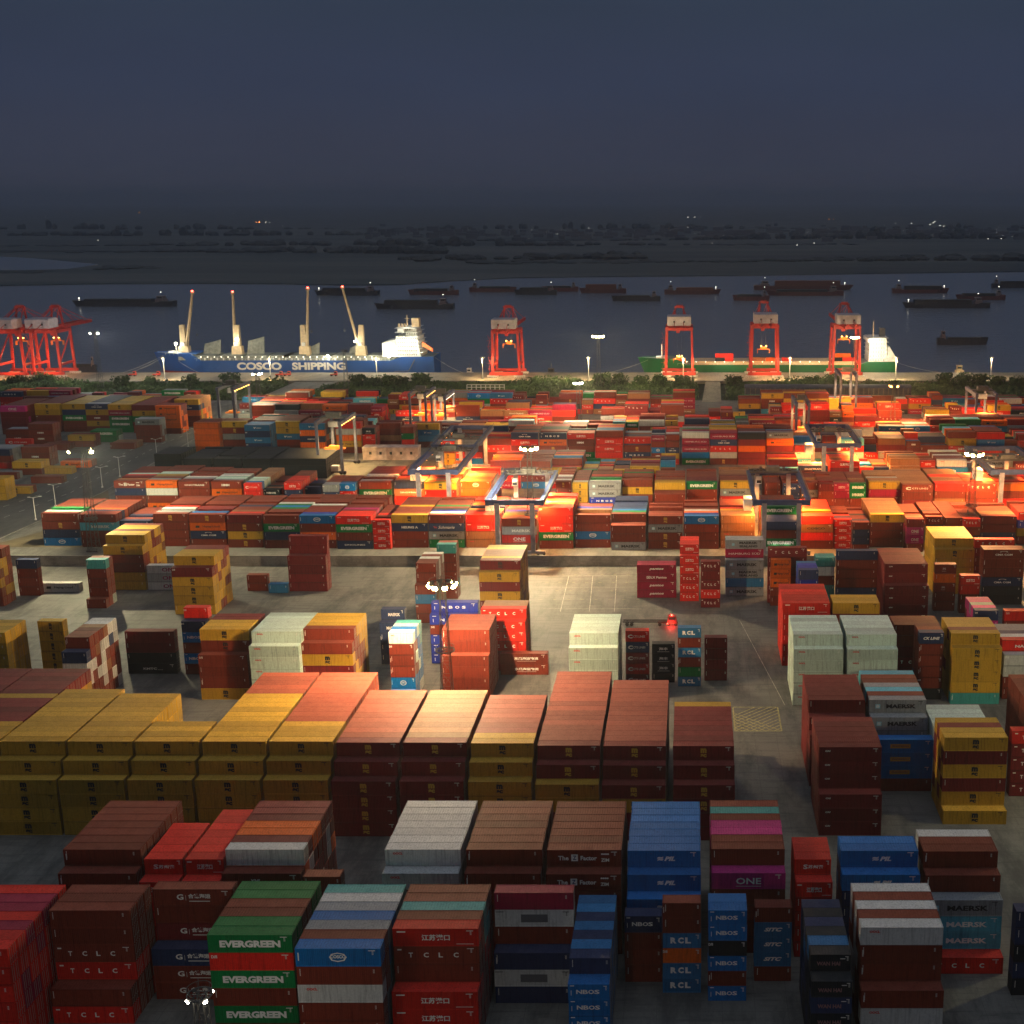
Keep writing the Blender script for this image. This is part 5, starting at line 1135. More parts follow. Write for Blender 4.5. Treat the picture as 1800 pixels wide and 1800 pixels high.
rtg(1712, 1752, 738, 640, 'yard crane with white leg at far right', (1, .5, .18), 40000, H=21)

# ------------------------------------------------------------ site office and small yard things
def site_office():
    zt = TZ+5.6; Y = P(638, 808, TZ)[1]-1; X0 = XatY(638, Y, TZ); X1 = XatY(735, Y, TZ); L = X1-X0
    e = empty('site_office', (X0, Y, TZ), 'long pale pink-white block with five square windows', 'office')
    m = mat('dirty_white_wall', (.46, .38, .37), noise=.25, nscale=.4)
    b = MB(); b.box(0, 0, 0, L, 7, 5.6); b.box(-.15, -.15, 5.6, L+.15, 7.15, 5.9); b.build('wall', m, e)
    for k in range(5):
        x_ = L*(.1+k*.185)+.5; b = MB(); b.box(x_, -.06, 2.6, x_+1.1, .02, 3.9); f = b.build('window', m_dark, e)
        b = MB(); b.box(x_+.1, -.09, 2.7, x_+.5, -.061, 3.8); b.box(x_+.6, -.09, 2.7, x_+1.0, -.061, 3.8); b.build('pane', m_glass, f)
site_office()
X, Y = P(820, 703, 10); b = MB(); e = empty('flat_rack', (XatY(820, 735, 12), 735, 3*2.9+TZ), 'white open flat rack with posts on top of the back row', 'flat rack')
L = 67/pxscale(735, 12)
b.box(0, 0, 0, L, 2.4, .5); b.build('base', m_white, e); b = MB()
for k in range(9):
    for y_ in (0.1, 2.3): b.beam((L*k/8*.98+.15, y_, .5), (L*k/8*.98+.15, y_, 3.6), .22)
for z in (2.0, 3.5): b.beam((0, .1, z), (L, .1, z), .18); b.beam((0, 2.3, z), (L, 2.3, z), .18)
b.build('stake', m_white, e)
# depot row: long dark blue-grey open stacks near the belt, right
Y = 748; b = MB(); x0_, x1_ = XatY(1310, Y, 8), XatY(1602, Y, 8); k = x0_
e = empty('storage_shed', (x0_, Y, TZ), 'long low dark blue depot shed with ribbed front by the belt', 'shed')
L = x1_-x0_; m_dep = mat('depot_blue', (.045, .055, .09), noise=.3)
b.box(0, 1, 0, L, 9, 8.3)
b.build('wall', m_dep, e); b = MB(); x_ = 0
while x_ < L: b.box(x_, .6, 0, x_+.5, 1, 8.3); b.box(x_+.5, .8, 4.0, x_+2.9, 1, 4.4); x_ += 2.9
b.build('column', m_grey, e); b = MB()
n = 5
for q in range(n):
    a0, a1 = math.pi*q/n, math.pi*(q+1)/n; b.hexa([(-.2, 5-4.6*math.cos(a0), 8.3), (L+.2, 5-4.6*math.cos(a0), 8.3), (L+.2, 5-4.6*math.cos(a1), 8.3), (-.2, 5-4.6*math.cos(a1), 8.3), (-.2, 5-4.6*math.cos(a0), 8.32+1.7*math.sin(a0)), (L+.2, 5-4.6*math.cos(a0), 8.32+1.7*math.sin(a0)), (L+.2, 5-4.6*math.cos(a1), 8.32+1.7*math.sin(a1)), (-.2, 5-4.6*math.cos(a1), 8.32+1.7*math.sin(a1))])
b.build('roof', m_dep, e)

# terminal truck with empty trailer
X, Y = P(1095, 1101, 0); m_tr = mat('trailer_dark', (.03, .03, .032)); m_cabr = mat('cab_dark_red', (.15, .03, .02))
e = empty('terminal_truck', (X, Y, 0), 'dark terminal truck with empty flat trailer and glowing red tail lamps', 'truck')
s_ = (1172-1095)/pxscale(Y, 1); b = MB(); b.box(0, .2, 1.1, s_, .45, 1.4); b.box(0, 1.9, 1.1, s_, 2.15, 1.4)
for k in range(6): b.box(s_*k/5-.1, .2, 1.15, s_*k/5+.1, 2.15, 1.32)
b.build('trailer', m_tr, e)
for x_ in (1.2, 2.5, s_-2):
    for y_ in (.25, 2.1): b = MB(); b.cyl((x_, y_-.15, .5), (x_, y_+.15, .5), .5, 14); b.build('wheel', m_black, e)
b = MB(); b.hexa([(s_+.2, .1, .8), (s_+3, .1, .8), (s_+3, 2.3, .8), (s_+.2, 2.3, .8), (s_+.4, .2, 2.9), (s_+2.6, .2, 2.9), (s_+2.6, 2.2, 2.9), (s_+.4, 2.2, 2.9)]); b.box(s_-2.6, .5, .7, s_+3.2, 1.9, 1.1); o = b.build('cab', m_cabr, e)
b = MB(); b.box(s_+.6, .09, 1.8, s_+2.4, .13, 2.6); b.build('window', m_glass, o)
for x_ in (s_+.6, s_+2.6):
    for y_ in (.3, 2.1): b = MB(); b.cyl((x_, y_-.15, .5), (x_, y_+.15, .5), .5, 14); b.build('wheel', m_black, e)
b = MB(); b.box(s_+.15, .05, .7, s_+.4, .1, .95); b.box(s_+1.2, .9, 2.92, s_+1.6, 1.3, 3.15); b.build('tail_lamp', g_red, e)
lamp('lamp_light', (s_+1.2, -.6, 1.0), 900, (1, .03, .02), .2, parent=e)
lamp('lamp_light', (s_+1.4, 1.1, 3.6), 150, (1, .05, .02), .1, parent=e)
# ------------------------------------------------------------ quay cranes
m_red = mat('crane_red', (.42, .030, .022), noise=.2, nscale=.2); m_house = mat('house_white', (.42, .37, .40), noise=.12)
def quay_crane(xc, Y, lab, zg=35, za=50, boom=62, back=18, lit=3, gw=18, spread=18, lift=0):
    X = XatY(xc, Y, QZ)-gw/2; e = empty('quay_crane', (X, Y, QZ), lab, 'quay crane', 'red ship-to-shore cranes on the quay'); H = zg-QZ; A = za-QZ; G = 20
    for yy in (0, G):
        for x_ in (0, gw):
            b = MB(); b.beam((x_, yy, 1.6), (x_+(.8 if x_ == 0 else -.8), yy, H+1.5), 1.5, 1.4); b.build('leg', m_red, e)
        b = MB(); b.beam((-2, yy, 2.6), (gw+2, yy, 2.6), 1.5, 1.9); b.build('sill_beam', m_red, e)
        b = MB()
        for x0_ in (-3, gw-3.5):
            for k in range(6): b.cyl((x0_+k*1.25, yy-.35, .45), (x0_+k*1.25, yy+.35, .45), .45, 8)
            b.box(x0_-.5, yy-.5, .7, x0_+7, yy+.5, 1.5)
        b.build('bogie', m_white, e)
        b = MB(); b.beam((0, yy, H), (gw, yy, H), 1.5, 2.0); b.build('portal_beam', m_red, e)
    for x_ in (.4, gw-.4):
        b = MB(); b.beam((x_, 0, H*.28), (x_, G, H*.28), 1.2, 1.6); b.beam((x_, 0, H*.3), (x_, G, H*.95), .8, .8); b.beam((x_, 0, H), (x_, G, H), 1.2, 1.8); b.build('side_brace', m_red, e)
    c = gw/2
    for s in (-1, 1):
        b = MB(); x_ = c+s*3; b.box(x_-.6, -back, H+.6, x_+.6, G+boom, H+2.6)
        n = 14
        for k in range(n): yy = -back+(G+boom+back)*k/n; b.beam((x_+s*1.2, yy, H+2.6), (x_+s*1.2, yy, H+3.8), .1)
        b.beam((x_+s*1.2, -back, H+3.8), (x_+s*1.2, G+boom, H+3.8), .1); b.build('boom_girder', m_red, e)
        b = MB(); b.beam((x_+s*1.2, G, H+1), (c+s*2.4, G+1, A), 1.0, 1.0); b.beam((x_+s*5, 0, H+1), (c+s*2.4, G, A-1), .7, .7)
        b.beam((c+s*2.4, G, A), (x_, G+boom*.9, H+2.6), .3); b.beam((c+s*2.4, G, A), (x_, G+boom*.45, H+2.6), .3); b.beam((c+s*2.4, G, A), (x_, -back+3, H+2.6), .3); b.build('stay', m_red, e)
    b = MB(); b.box(c-3.4, G-.8, A-.8, c+3.4, G+1.2, A+.3); b.box(c-2.2, G-1.2, A+.3, c+2.2, G+1.6, A+1)
    for k in range(5): b.beam((c-2+k, G, A+1), (c-2+k, G, A+2.2), .12)
    b.build('apex', m_red, e)
    b = MB(); b.box(c-gw*.43, -7, H+2.8, c+gw*.43, 6, H+8.6); b.hexa([(c-gw*.43, -7, H+8.6), (c+gw*.43, -7, H+8.6), (c+gw*.43, 6, H+8.6), (c-gw*.43, 6, H+8.6), (c-gw*.40, -5, H+9.2), (c+gw*.40, -5, H+9.2), (c+gw*.40, 4, H+9.2), (c-gw*.40, 4, H+9.2)])
    o = b.build('machinery_house', m_house, e)
    b = MB(); b.box(c-3.8, -7.1, H+4.8, c-2.6, -6.98, H+6); b.box(c+2.8, -7.1, H+4.8, c+4, -6.98, H+6); b.build('window', m_dark, o)
    b = MB(); b.box(c-3.2, spread-2, H-1.6, c+3.2, spread+2, H+.4)
    for k in range(6): b.beam((c-3+k*1.2, spread-2.1, H-3.2), (c-3+k*1.2, spread-2.1, H-1), .15)
    b.box(c-2, spread-4.5, H-4, c+.2, spread-2.2, H-1.6); b.build('trolley', m_dkred if 0 else m_red, e)
    sz = H-8-lift
    b = MB(); b.box(c-4.2, spread-1.2, sz, c+4.2, spread+1.2, sz+.6); b.box(c-2, spread-1, sz+.6, c+2, spread+1, sz+1.8); b.box(c-4.2, spread-1.2, sz-2.4, c-3.8, spread+1.2, sz); b.box(c+3.8, spread-1.2, sz-2.4, c+4.2, spread+1.2, sz); b.build('spreader', m_dkred, e)
    b = MB()
    for s in (-1.5, 1.5): b.beam((c+s, spread, sz+1.8), (c+s, spread, H-1), .12)
    b.build('hoist_rope', m_dark, e)
    b = MB(); x_ = -.9
    for k in range(7): za_ = 2+k*(H-4)/7; zb_ = 2+(k+1)*(H-4)/7; b.beam((x_-1.6*(k % 2), 0, za_), (x_-1.6*((k+1) % 2), 0, zb_), .7, .15); b.box(x_-2.2, -.6, za_, x_+.3, .6, za_+.12)
    b.build('stairs', m_red, e)
    for (x_, yy, z) in ((c-1.5, spread-1.5, sz+2.2), (c+1.8, spread-1.5, sz+2.2)):
        b = MB(); b.box(x_-.35, yy-.35, z, x_+.35, yy+.35, z+.5); b.build('floodlight', g_org, e)
    lamp('lamp_light', (c, spread-3, sz+4.5), 6000, (1, .50, .18), .4, parent=e)
    lamp('lamp_light', (c, -4, 8), 9000, (1, .50, .20), .6, parent=e)
    lamp('lamp_light', (c, G-2, 12), 9000, (1, .48, .18), .6, parent=e)
    lamp('lamp_light', (c, -16, 22), 3500, (1, .62, .40), .8, parent=e)
    return e
quay_crane(22, 846, 'red quay crane cut by the left edge', zg=35, za=50, boom=44)
quay_crane(85, 848, 'red quay crane second from the left, boom reaching right over water', zg=35, za=50, boom=44)
quay_crane(890, 846, 'lone red quay crane right of the blue ship', zg=35, za=50, lift=2)
quay_crane(1194, 846, 'red quay crane at the green ship bow', zg=37, za=50, lift=14)
quay_crane(1344, 846, 'red quay crane holding a lit spreader above the green ship', zg=38.5, za=53, lift=9)
quay_crane(1487, 846, 'red quay crane beside the green ship superstructure', zg=38, za=52, lift=2)

# ------------------------------------------------------------ ships
def hull(b, L, B, zd, zk, bow=-1, fc=0, fl=.12, ms=(0, 1), boot=None, aft=0):
    """lofted hull, x 0..L, bow at x=0 when bow<0; boot = height of the red underwater paint"""
    st = []
    n = 26
    for i in range(n+1):
        t = i/n; u = t if bow < 0 else 1-t
        w_top = B/2*min(1, (u/.16)**.55 if u > 0 else .02) if u < .16 else B/2
        w_bot = B/2*min(1, max(.02, (u-.03)/.22)**.8) if u < .25 else B/2
        if u > .93: w_bot *= 1-(u-.93)*3.5; w_top *= 1-(u-.93)*.8
        x_ = L*t; zz = zd+(fc if u < .12 else (aft if u > .86 else 0)); xo = (-1 if bow < 0 else 1)*(.045*L*(1-u/.12) if u < .12 else 0)
        st.append((x_, xo, max(.25, w_top), max(.12, w_bot), zz))
    zb = boot if boot is not None else zk+.1
    for (x0, o0, wt0, wb0, z0), (x1, o1, wt1, wb1, z1) in zip(st, st[1:]):
        f0 = (zb-zk)/(z0-zk); m0 = wb0+(wt0-wb0)*f0; m1 = wb1+(wt1-wb1)*f0
        for s in (-1, 1):
            q = [(x0, s*wb0, zk), (x1, s*wb1, zk), (x1+o1*f0, s*m1, zb), (x0+o0*f0, s*m0, zb)]; b.quad(*(q if s < 0 else q[::-1]), 1)
            q = [(x0+o0*f0, s*m0, zb), (x1+o1*f0, s*m1, zb), (x1+o1, s*wt1, z1), (x0+o0, s*wt0, z0)]; b.quad(*(q if s < 0 else q[::-1]), 0)
        b.quad((x0+o0, -wt0, z0-.4), (x1+o1, -wt1, z1-.4), (x1+o1, wt1, z1-.4), (x0+o0, wt0, z0-.4), 2)
    for i in (0, -1):
        x0, o0, wt, wb, z0 = st[i]; b.quad((x0, -wb, zk), (x0, wb, zk), (x0+o0, wt, z0), (x0+o0, -wt, z0), 0)
m_hblue = mat('hull_blue', (.012, .075, .30), noise=.2, nscale=.05); m_boot = mat('boot_red', (.22, .025, .02), noise=.3, nscale=.1); m_deck = mat('deck_grey', (.20, .22, .20), noise=.25, nscale=.2); m_cream = mat('cream_paint', (.62, .47, .28), noise=.12); m_swhite = mat('ship_white', (.70, .70, .66), noise=.1); m_hatch = mat('hatch_grey', (.24, .25, .21), noise=.25)
m_bluedeck = mat('deck_blue', (.02, .12, .42), noise=.1)
YS = 890.0; z_ = 10; XS0 = XatY(280, YS-14, 10); XS1 = XatY(762, YS-14, 10); LS = XS1-XS0
e = empty('cargo_ship', (XS0, YS, 0), 'long blue multipurpose ship with four cream deck cranes moored at the quay', 'ship')
b = MB(); hull(b, LS, 27, 12.6, WZ-2, -1, 4.2, boot=4.2, aft=2.6); h_ = b.build('hull', [m_hblue, m_boot, m_deck], e)
v, f = text_geo('COSCO   SHIPPING', .045, 4); a = v.copy(); wtx = XatY(607, YS-14, 9)-XatY(416, YS-14, 9); a[:, 0] *= wtx/np.ptp(a[:, 0]); a[:, 1] *= 5.2/np.ptp(a[:, 1])
cx = (XatY(416, YS-14, 9)+XatY(607, YS-14, 9))/2-XS0; b = MB(); b.v = [(p[0]+cx, -13.56, p[1]+8.7) for p in a]; b.f = f; b.m = [0]*len(f); b.build('lettering', LET['w'], h_)
def sx(px, z=15, Y=YS): return XatY(px, Y, z)-XS0
# deck gear
b = MB(); b.box(sx(322), -9, 12.2, sx(690), 9, 14.6)
for px in (350, 395, 440, 480, 505, 550, 590, 650): b.box(sx(px), -9.3, 14.6, sx(px)+14, 9.3, 15.5)
b.build('hatch_coaming', m_hatch, e)
for (p0, p1, zt, tilt) in ((355, 386, 25, 1.5), (432, 463, 27, -1), (541, 560, 23, 4), (611, 626, 22, -3)):
    x0_, x1_ = sx(p0), sx(p1); b = MB(); b.hexa([(x0_, 2, 14.6), (x1_, 2, 14.6), (x1_, 3, 14.6), (x0_, 3, 14.6), (x0_+1.2, 4, zt-3), (x1_, 4, zt), (x1_, 5, zt), (x0_+1.2, 5, zt-3)])
    for k in range(1, 6): xx = x0_+(x1_-x0_)*k/6; b.beam((xx, 1.8, 14.6), (xx+.3, 3.8, zt-2.5), .3)
    b.build('raised_hatch', m_hatch, e)
b = MB()
for k in range(64):
    xx = 3+k*(LS-8)/64; yy = -13.2 if 22 < xx < LS-8 else -9; zz = 12.6 if 24 < xx < LS*.86 else 16
    b.beam((xx, yy, zz-.4), (xx, yy, zz+1.1), .12)
b.beam((24, -13.2, 13.7), (LS*.86, -13.2, 13.7), .12); b.build('railing', m_swhite, e)
b = MB()
for k in range(30): xx = 26+k*(LS-60)/30; b.box(xx, -12.2, 12.6, xx+.9, -11.4, 14.2)
b.build('deck_fittings', m_swhite, e)
for k, (pt, tipx, tipy, pb, wd) in enumerate(((321, 338, 515, 326, 0), (420, 409, 516, 419, 0), (533, 541, 509, 537, 0), (634, 602, 507, 636, 1))):
    xb = sx(pb, 14); zt = ZatY(571, YS) ; c_e = MB()
    c_e.beam((xb, 0, 12.4), (xb, 0, 21), 7.6, 5.4, 0, 6.6, 4.8); c_e.beam((xb, 0, 21), (xb-(.4 if k in (0, 2) else -.8), 0, zt), 4.4, 4.2, 0, 3.0, 3.0)
    t_ = c_e.build('deck_crane', m_cream, e)
    zj = ZatY(tipy, YS); xt = XatY(tipx, YS, zj)-XS0; xj = xb+(1.6 if tipx > pt else -1.6); b = MB(); zb0 = 21
    for s in (-1, 1):
        b.beam((xj, s*1.4 if not wd else s*.9, zb0), (xt, s*.7, zj), 1.2, 1.2, 0, .8, .8)
    for q in range(1, 8):
        f0 = q/8; b.beam((xj+(xt-xj)*f0, -1.3+.7*f0, zb0+(zj-zb0)*f0), (xj+(xt-xj)*f0, 1.3-.7*f0, zb0+(zj-zb0)*f0), .35)
    if wd: b.beam((xj, 0, zb0), (xt, 0, zj), 1.9, 1.5, 0, 1.2, 1.0)
    b.box(xt-1, -1, zj-.6, xt+1, 1, zj+.8); b.build('jib', m_cream, t_)
    b = MB(); b.beam((xb, 0, zt), (xt, 0, zj), .12); b.beam((xt, 0, zj), (xt+(.5 if tipx > pt else -.5), 0, zj-28), .12); b.cyl((xt+.5*(1 if tipx > pt else -1), 0, zj-29.5), (xt+.5*(1 if tipx > pt else -1), 0, zj-28), .6, 8); b.build('hoist_rope', m_dark, t_)
    b = MB(); b.box(xt-.5, -.5, zj+.9, xt+.5, .5, zj+1.7); b.build('tip_light', g_red, t_)
    b = MB(); b.box(xb-1.2, -3.4, 21.4, xb+1.2, -2.4, 23.8); b.build('operator_cabin', m_swhite, t_)
# superstructure
x0_, x1_ = sx(703, 20), sx(745, 20); b = MB(); z = 14.8; xa = x0_; xb_ = x1_
m_sw2 = m_swhite
for k in range(7):
    ins = .0+(1.2*k if k > 4 else 0); b.box(x0_+ins, -11.5+ins*.6, z, x1_-k*.5, 11.5-ins*.6, z+2.6); b.box(x0_-.4, -12, z+2.6, x1_+1.2-k*.5, 12, z+2.8); z += 2.8
b.box(x0_+2, -13.4, z-2.8, x0_+6, 13.4, z-.4)
b.box(x0_-10, -10, 14.6, x0_-.5, 10, 24); b.hexa([(x0_-10, -10, 24), (x0_-.5, -10, 24), (x0_-.5, 10, 24), (x0_-10, 10, 24), (x0_-8, -9, 25), (x0_-.5, -9, 26.5), (x0_-.5, 9, 26.5), (x0_-8, 9, 25)])
sup = b.build('superstructure', m_sw2, e)
b = MB()
for k in range(7):
    zz = 14.8+k*2.8
    for q in range(9 if k < 6 else 6): xx = x0_+1.2+q*(x1_-x0_-3)/9; b.box(xx, -11.56+(1.2*k*.6 if k > 4 else 0), zz+1.1, xx+.7, -11.5+(1.2*k*.6 if k > 4 else 0)+.02, zz+1.8)
b.build('window', m_glass, sup)
b = MB(); b.box(x1_-7, -3, z, x1_-2, 3, z+6); b.cyl((x0_+6, 0, z), (x0_+6, 0, z+8), .5, 6, 0, .2); b.beam((x0_+6, -3, z+4), (x0_+6, 3, z+4), .25); b.beam((x0_+4, 0, z+5.5), (x0_+8, 0, z+5.5), .25)
for q in range(3): b.cyl((x0_+1+q*1.8, -4+q, z), (x0_+1+q*1.8, -4+q, z+2.4), .8, 8, 0, .5)
b.build('mast_and_funnel', m_cream, e)
b = MB(); b.hexa([(x1_+1, -10, 22), (x1_+8, -10, 18), (x1_+8, -8, 18), (x1_+1, -8, 22), (x1_+1, -10, 25), (x1_+8, -10, 20.5), (x1_+8, -8, 20.5), (x1_+1, -8, 25)]); b.build('lifeboat', mat('lifeboat_orange', (.6, .12, .03)), e)
b = MB(); b.beam((x1_-8, -15, 5.6), (sx(737, 14), -14, 13.6), 1.2, .5); b.beam((x1_-18, -15.4, 5.4), (x1_-8, -15, 5.6), 1.2, .3); b.build('gangway', m_grey, e)
b = MB(); b.cyl((7, 0, 16.4), (7, 0, 24), .35, 6); b.beam((7, -2, 22), (7, 2, 22), .25); b.box(3, -4, 16.4, 12, 4, 17.6); b.build('foremast', m_swhite, e)
b = MB(); b.box(11, -9, 16.3, 24, 9, 16.8); b.build('forecastle_deck', m_bluedeck, e)
for k in range(26):
    xx = 28+k*(LS-66)/26; b = MB(); b.box(xx, -12.6, 14.6, xx+.55, -12.2, 15.1); b.build('deck_light', g_dim, e)
for k in range(5):
    zz = 16.9+k*2.8
    for q in range(4):
        xx = x0_+1+q*4.6; b = MB(); b.box(xx, -12.1, zz+.2, xx+.5, -11.8, zz+.6); b.build('deck_light', g_dim, e)
for (xx, yy, zz, pw) in ((8, -6, 22, 9000), (sx(340), -17, 22, 7000), (sx(421), -9, 25, 7000), (sx(480), -18, 20, 7000), (sx(540), -18, 22, 8000), (sx(585), -17, 18, 9000), (sx(628), -11, 24, 5000), (sx(660), -17, 19, 9000), (sx(692), -15, 19, 9000), (sx(720), -22, 24, 12000), (sx(735), -24, 33, 9000), (sx(755), -16, 24, 9000), (sx(722), -10, z+3, 3500)):
    lamp('lamp_light', (xx, yy, zz), pw*.6, (1, .95, .74), .4, parent=e)
for (xx, yy, zz) in ((7.4, -.5, 22.6), (sx(422), -3.4, 26), (sx(628), -3, 24.6), (sx(585), -12.5, 15.5), (sx(692), -12.5, 15.5)):
    b = MB(); b.box(xx-.7, yy-.7, zz-.5, xx+.7, yy, zz+.5); b.build('floodlight', g_wht, e)
# green ship
m_hgreen = mat('hull_green', (.008, .13, .045), noise=.25, nscale=.05); XG0 = XatY(1140, YS-12, 8); XG1 = XatY(1575, YS-12, 8); LG = XG1-XG0
g = empty('container_ship', (XG0, YS, 0), 'dark green container ship lying behind the three right quay cranes', 'ship')
b = MB(); hull(b, LG, 24, 9.4, WZ-2, -1, 3.8, boot=1.0, aft=2.2); b.build('hull', [m_hgreen, m_boot, m_deck], g)
gx = lambda px, zz=10: XatY(px, YS, zz)-XG0
b = MB(); b.box(gx(1215), -10.5, 9, gx(1505), 10.5, 11.5); b.build('hatch_coaming', m_cream, g)
b = MB()
for k in range(44): xx = 20+k*(LG-50)/44; b.beam((xx, -11.7, 9), (xx, -11.7, 10.4), .12)
b.beam((20, -11.7, 10.4), (LG-30, -11.7, 10.4), .12); b.build('railing', m_swhite, g)
b = MB(); b.cyl((9, 0, 12.8), (9, 0, 22), .4, 6); b.beam((9, -2, 19), (9, 2, 19), .3); b.box(5, -4, 12.8, 13, 4, 14); b.build('foremast', m_swhite, g)
x0_, x1_ = gx(1524, 20), gx(1556, 20); b = MB(); z = 11.2
for k in range(6): b.box(x0_+k*.1, -11, z, x1_-k*.2, 11, z+2.6); b.box(x0_-.5, -11.5, z+2.6, x1_+.5, 11.5, z+2.75); z += 2.75
b.box(x0_-1, -12.8, z-2.8, x0_+4.5, 12.8, z-.5); b.hexa([(x1_, -11, 11), (x1_+8, -11, 11), (x1_+8, 11, 11), (x1_, 11, 11), (x1_, -11, 22), (x1_+1.2, -11, 22), (x1_+1.2, 11, 22), (x1_, 11, 22)]); sup = b.build('superstructure', m_swhite, g)
b = MB()
for k in range(6):
    for q in range(6): xx = x0_+1+q*(x1_-x0_-2)/6; b.box(xx, -11.06, 12.3+k*2.75, xx+.6, -10.99, 12.9+k*2.75)
b.build('window', m_glass, sup)
b = MB(); b.box(x1_-4.5, -2.5, z, x1_-.8, 2.5, z+6); b.build('funnel', m_dark, g)
b = MB(); b.cyl((x0_+4, 0, z), (x0_+4, 0, z+10), .45, 6, 0, .15); b.beam((x0_+4, -3, z+3.5), (x0_+4, 3, z+3.5), .3); b.build('mast', m_cream, g)
for k in range(16):
    xx = 26+k*(LG-66)/16; b = MB(); b.box(xx, -11.3, 11.2, xx+.5, -11, 11.7); b.build('deck_light', g_dim, g)
for (xx, yy, zz, pw) in ((gx(1152), -3, 19, 5000), (x0_-5, -16, 22, 9000), (x0_+6, -20, 16, 9000), (x0_+5, -17, z+1, 7000), (gx(1270), -16, 18, 9000), (gx(1420), -16, 18, 9000)):
    lamp('lamp_light', (xx, yy, zz), pw*.6, (1, .93, .72), .4, parent=g)
# containers and hatch covers aboard (each a thing lying on the ship)
for (p0, p1, zz, ck, tiers, lb) in ((1257, 1274, 11.5, 'K', 1, 'dark container on the green ship beside a red one'), (1274, 1289, 11.5, 'r', 1, 'red container on green ship left of the middle crane'), (1257, 1289, 14.2, 'r', 1, 'long red container topping the pair on the green ship'), (1188, 1202, 11.5, 'O', 1, 'orange container inside the second red crane frame'), (1322, 1345, 11.5, 'S', 1, 'pale container aboard behind the middle crane'),
    (1346, 1362, 11.5, 'O', 1, 'orange container aboard by the middle crane right leg'), (1374, 1392, 11.5, 'r', 1, 'red container aboard right of the middle crane'), (1465, 1480, 11.5, 'K', 1, 'dark container aboard inside the third red crane'), (1481, 1502, 11.5, 'r', 1, 'red container aboard inside the third red crane'), (1468, 1495, 14.2, 'O', 1, 'orange container on top inside the third red crane')):
    X = XatY(p0, YS-8, zz); L = (p1-p0)/pxscale(YS-8, zz); root = bpy.data.objects.new('shipping_container', cmesh('body', 12.192, 2.59, ck)); COL.objects.link(root); root.location = (X, YS-9, zz); root.scale = (L/12.192, 1, 1)
    tag(root, lb, 'container', 'containers aboard the green ship')
    for part in ('frame', 'roof', 'door'): o = bpy.data.objects.new(part, cmesh(part, 12.192, 2.59, ck)); COL.objects.link(o); o.parent = root
# mooring lines
m_rope = mat('rope', (.45, .43, .36))
def line(name, p, q, lab, sag=1.5):
    b = MB(); n = 8; pts = [Vector(p).lerp(Vector(q), k/n)-Vector((0, 0, sag*4*(k/n)*(1-k/n))) for k in range(n+1)]
    for a, c in zip(pts, pts[1:]): b.beam(a, c, .14)
    o = b.build(name, m_rope); tag(o, lab, 'mooring line', 'mooring lines of the two ships')
line('mooring_line', (XS0+1, YS-3, 16), (XatY(215, 868, 5), 868, 5.3), 'long bow line of the blue ship running left', 1)
line('mooring_line', (XS0+1, YS-4, 15), (XatY(228, 868, 5), 868, 5.3), 'shorter bow line of the blue ship running left', 1)
line('mooring_line', (XS0+12, YS-11, 12), (XatY(352, 866, 5), 866, 5.3), 'spring line slanting right from the blue bow', .6)
line('mooring_line', (XS1-2, YS-6, 15), (XatY(814, 868, 5), 868, 5.3), 'stern line from the blue ship toward the lone crane', 1)
line('mooring_line', (XG0+1, YS-3, 12.5), (XatY(1068, 868, 5), 868, 5.3), 'bow line of the green ship running left', 1)
line('mooring_line', (XG1-1, YS-5, 11), (XatY(1655, 868, 5), 868, 5.3), 'stern line of the green ship running right', 1)

# ------------------------------------------------------------ barges in the river
m_hd = mat('hull_dark', (.05, .052, .065)); m_hr = mat('hull_dull_red', (.20, .055, .05)); m_cargo = mat('cargo_dark', (.04, .042, .045)); m_cargor = mat('cargo_red', (.24, .07, .045)); m_bcab = mat('barge_cabin', (.30, .22, .20))
def barge(x0, x1, y, ck, cab, lab, load=2.2, light=1):
    Xa, Y = P(x0, y+1, WZ); L = (x1-x0)/pxscale(Y, WZ); B = min(16, L*.16)
    e = empty('barge', (Xa, Y, WZ), lab, 'barge', 'barges anchored on the river')
    hm, cm = {'d': (m_hd, m_cargo), 'r': (m_hr, m_cargo), 'c': (m_hr, m_cargor), 'k': (m_hd, m_cargo)}[ck]
    b = MB(); hull(b, L, B, 5.0, -1, -1 if cab > 0 else 1, 1.6, boot=0, aft=1.2); b.build('hull', [hm, m_hr, hm], e)
    c0, c1 = (.10, .78) if cab > 0 else (.22, .90)
    b = MB(); b.box(L*c0, -B*.38, 4, L*c1, B*.38, 5.4+load*1.4); b.box(L*c0-.4, -B*.42, 4, L*c1+.4, B*.42, 6.0); b.build('cargo_hold', cm, e)
    xc = L*(.82 if cab > 0 else .07); b = MB(); w_ = L*.09
    b.box(xc, -B*.36, 4.6, xc+w_, B*.36, 8.6); b.box(xc+w_*.15, -B*.3, 8.6, xc+w_*.85, B*.3, 11.6); b.box(xc+w_*.05, -B*.34, 11.6, xc+w_*.95, B*.34, 12); o = b.build('wheelhouse', m_bcab, e)
    b = MB(); b.box(xc+w_*.25, -B*.3-.05, 9.6, xc+w_*.75, -B*.3, 11); b.build('window', m_glass, o)
    b = MB(); b.cyl((xc+w_/2, 0, 12), (xc+w_/2, 0, 16), .15, 6); b.build('mast', m_grey, e)
    if light:
        b = MB(); b.box(xc+w_/2-.4, -.4, 16, xc+w_/2+.4, .4, 16.7); b.build('anchor_light', g_dim, e)
    if light > 1:
        b = MB(); xx = L*(.03 if cab > 0 else .95); b.cyl((xx, 0, 4), (xx, 0, 9), .1, 6); b.box(xx-.5, -.5, 9, xx+.5, .5, 9.8); b.build('bow_light', g_dim, e)
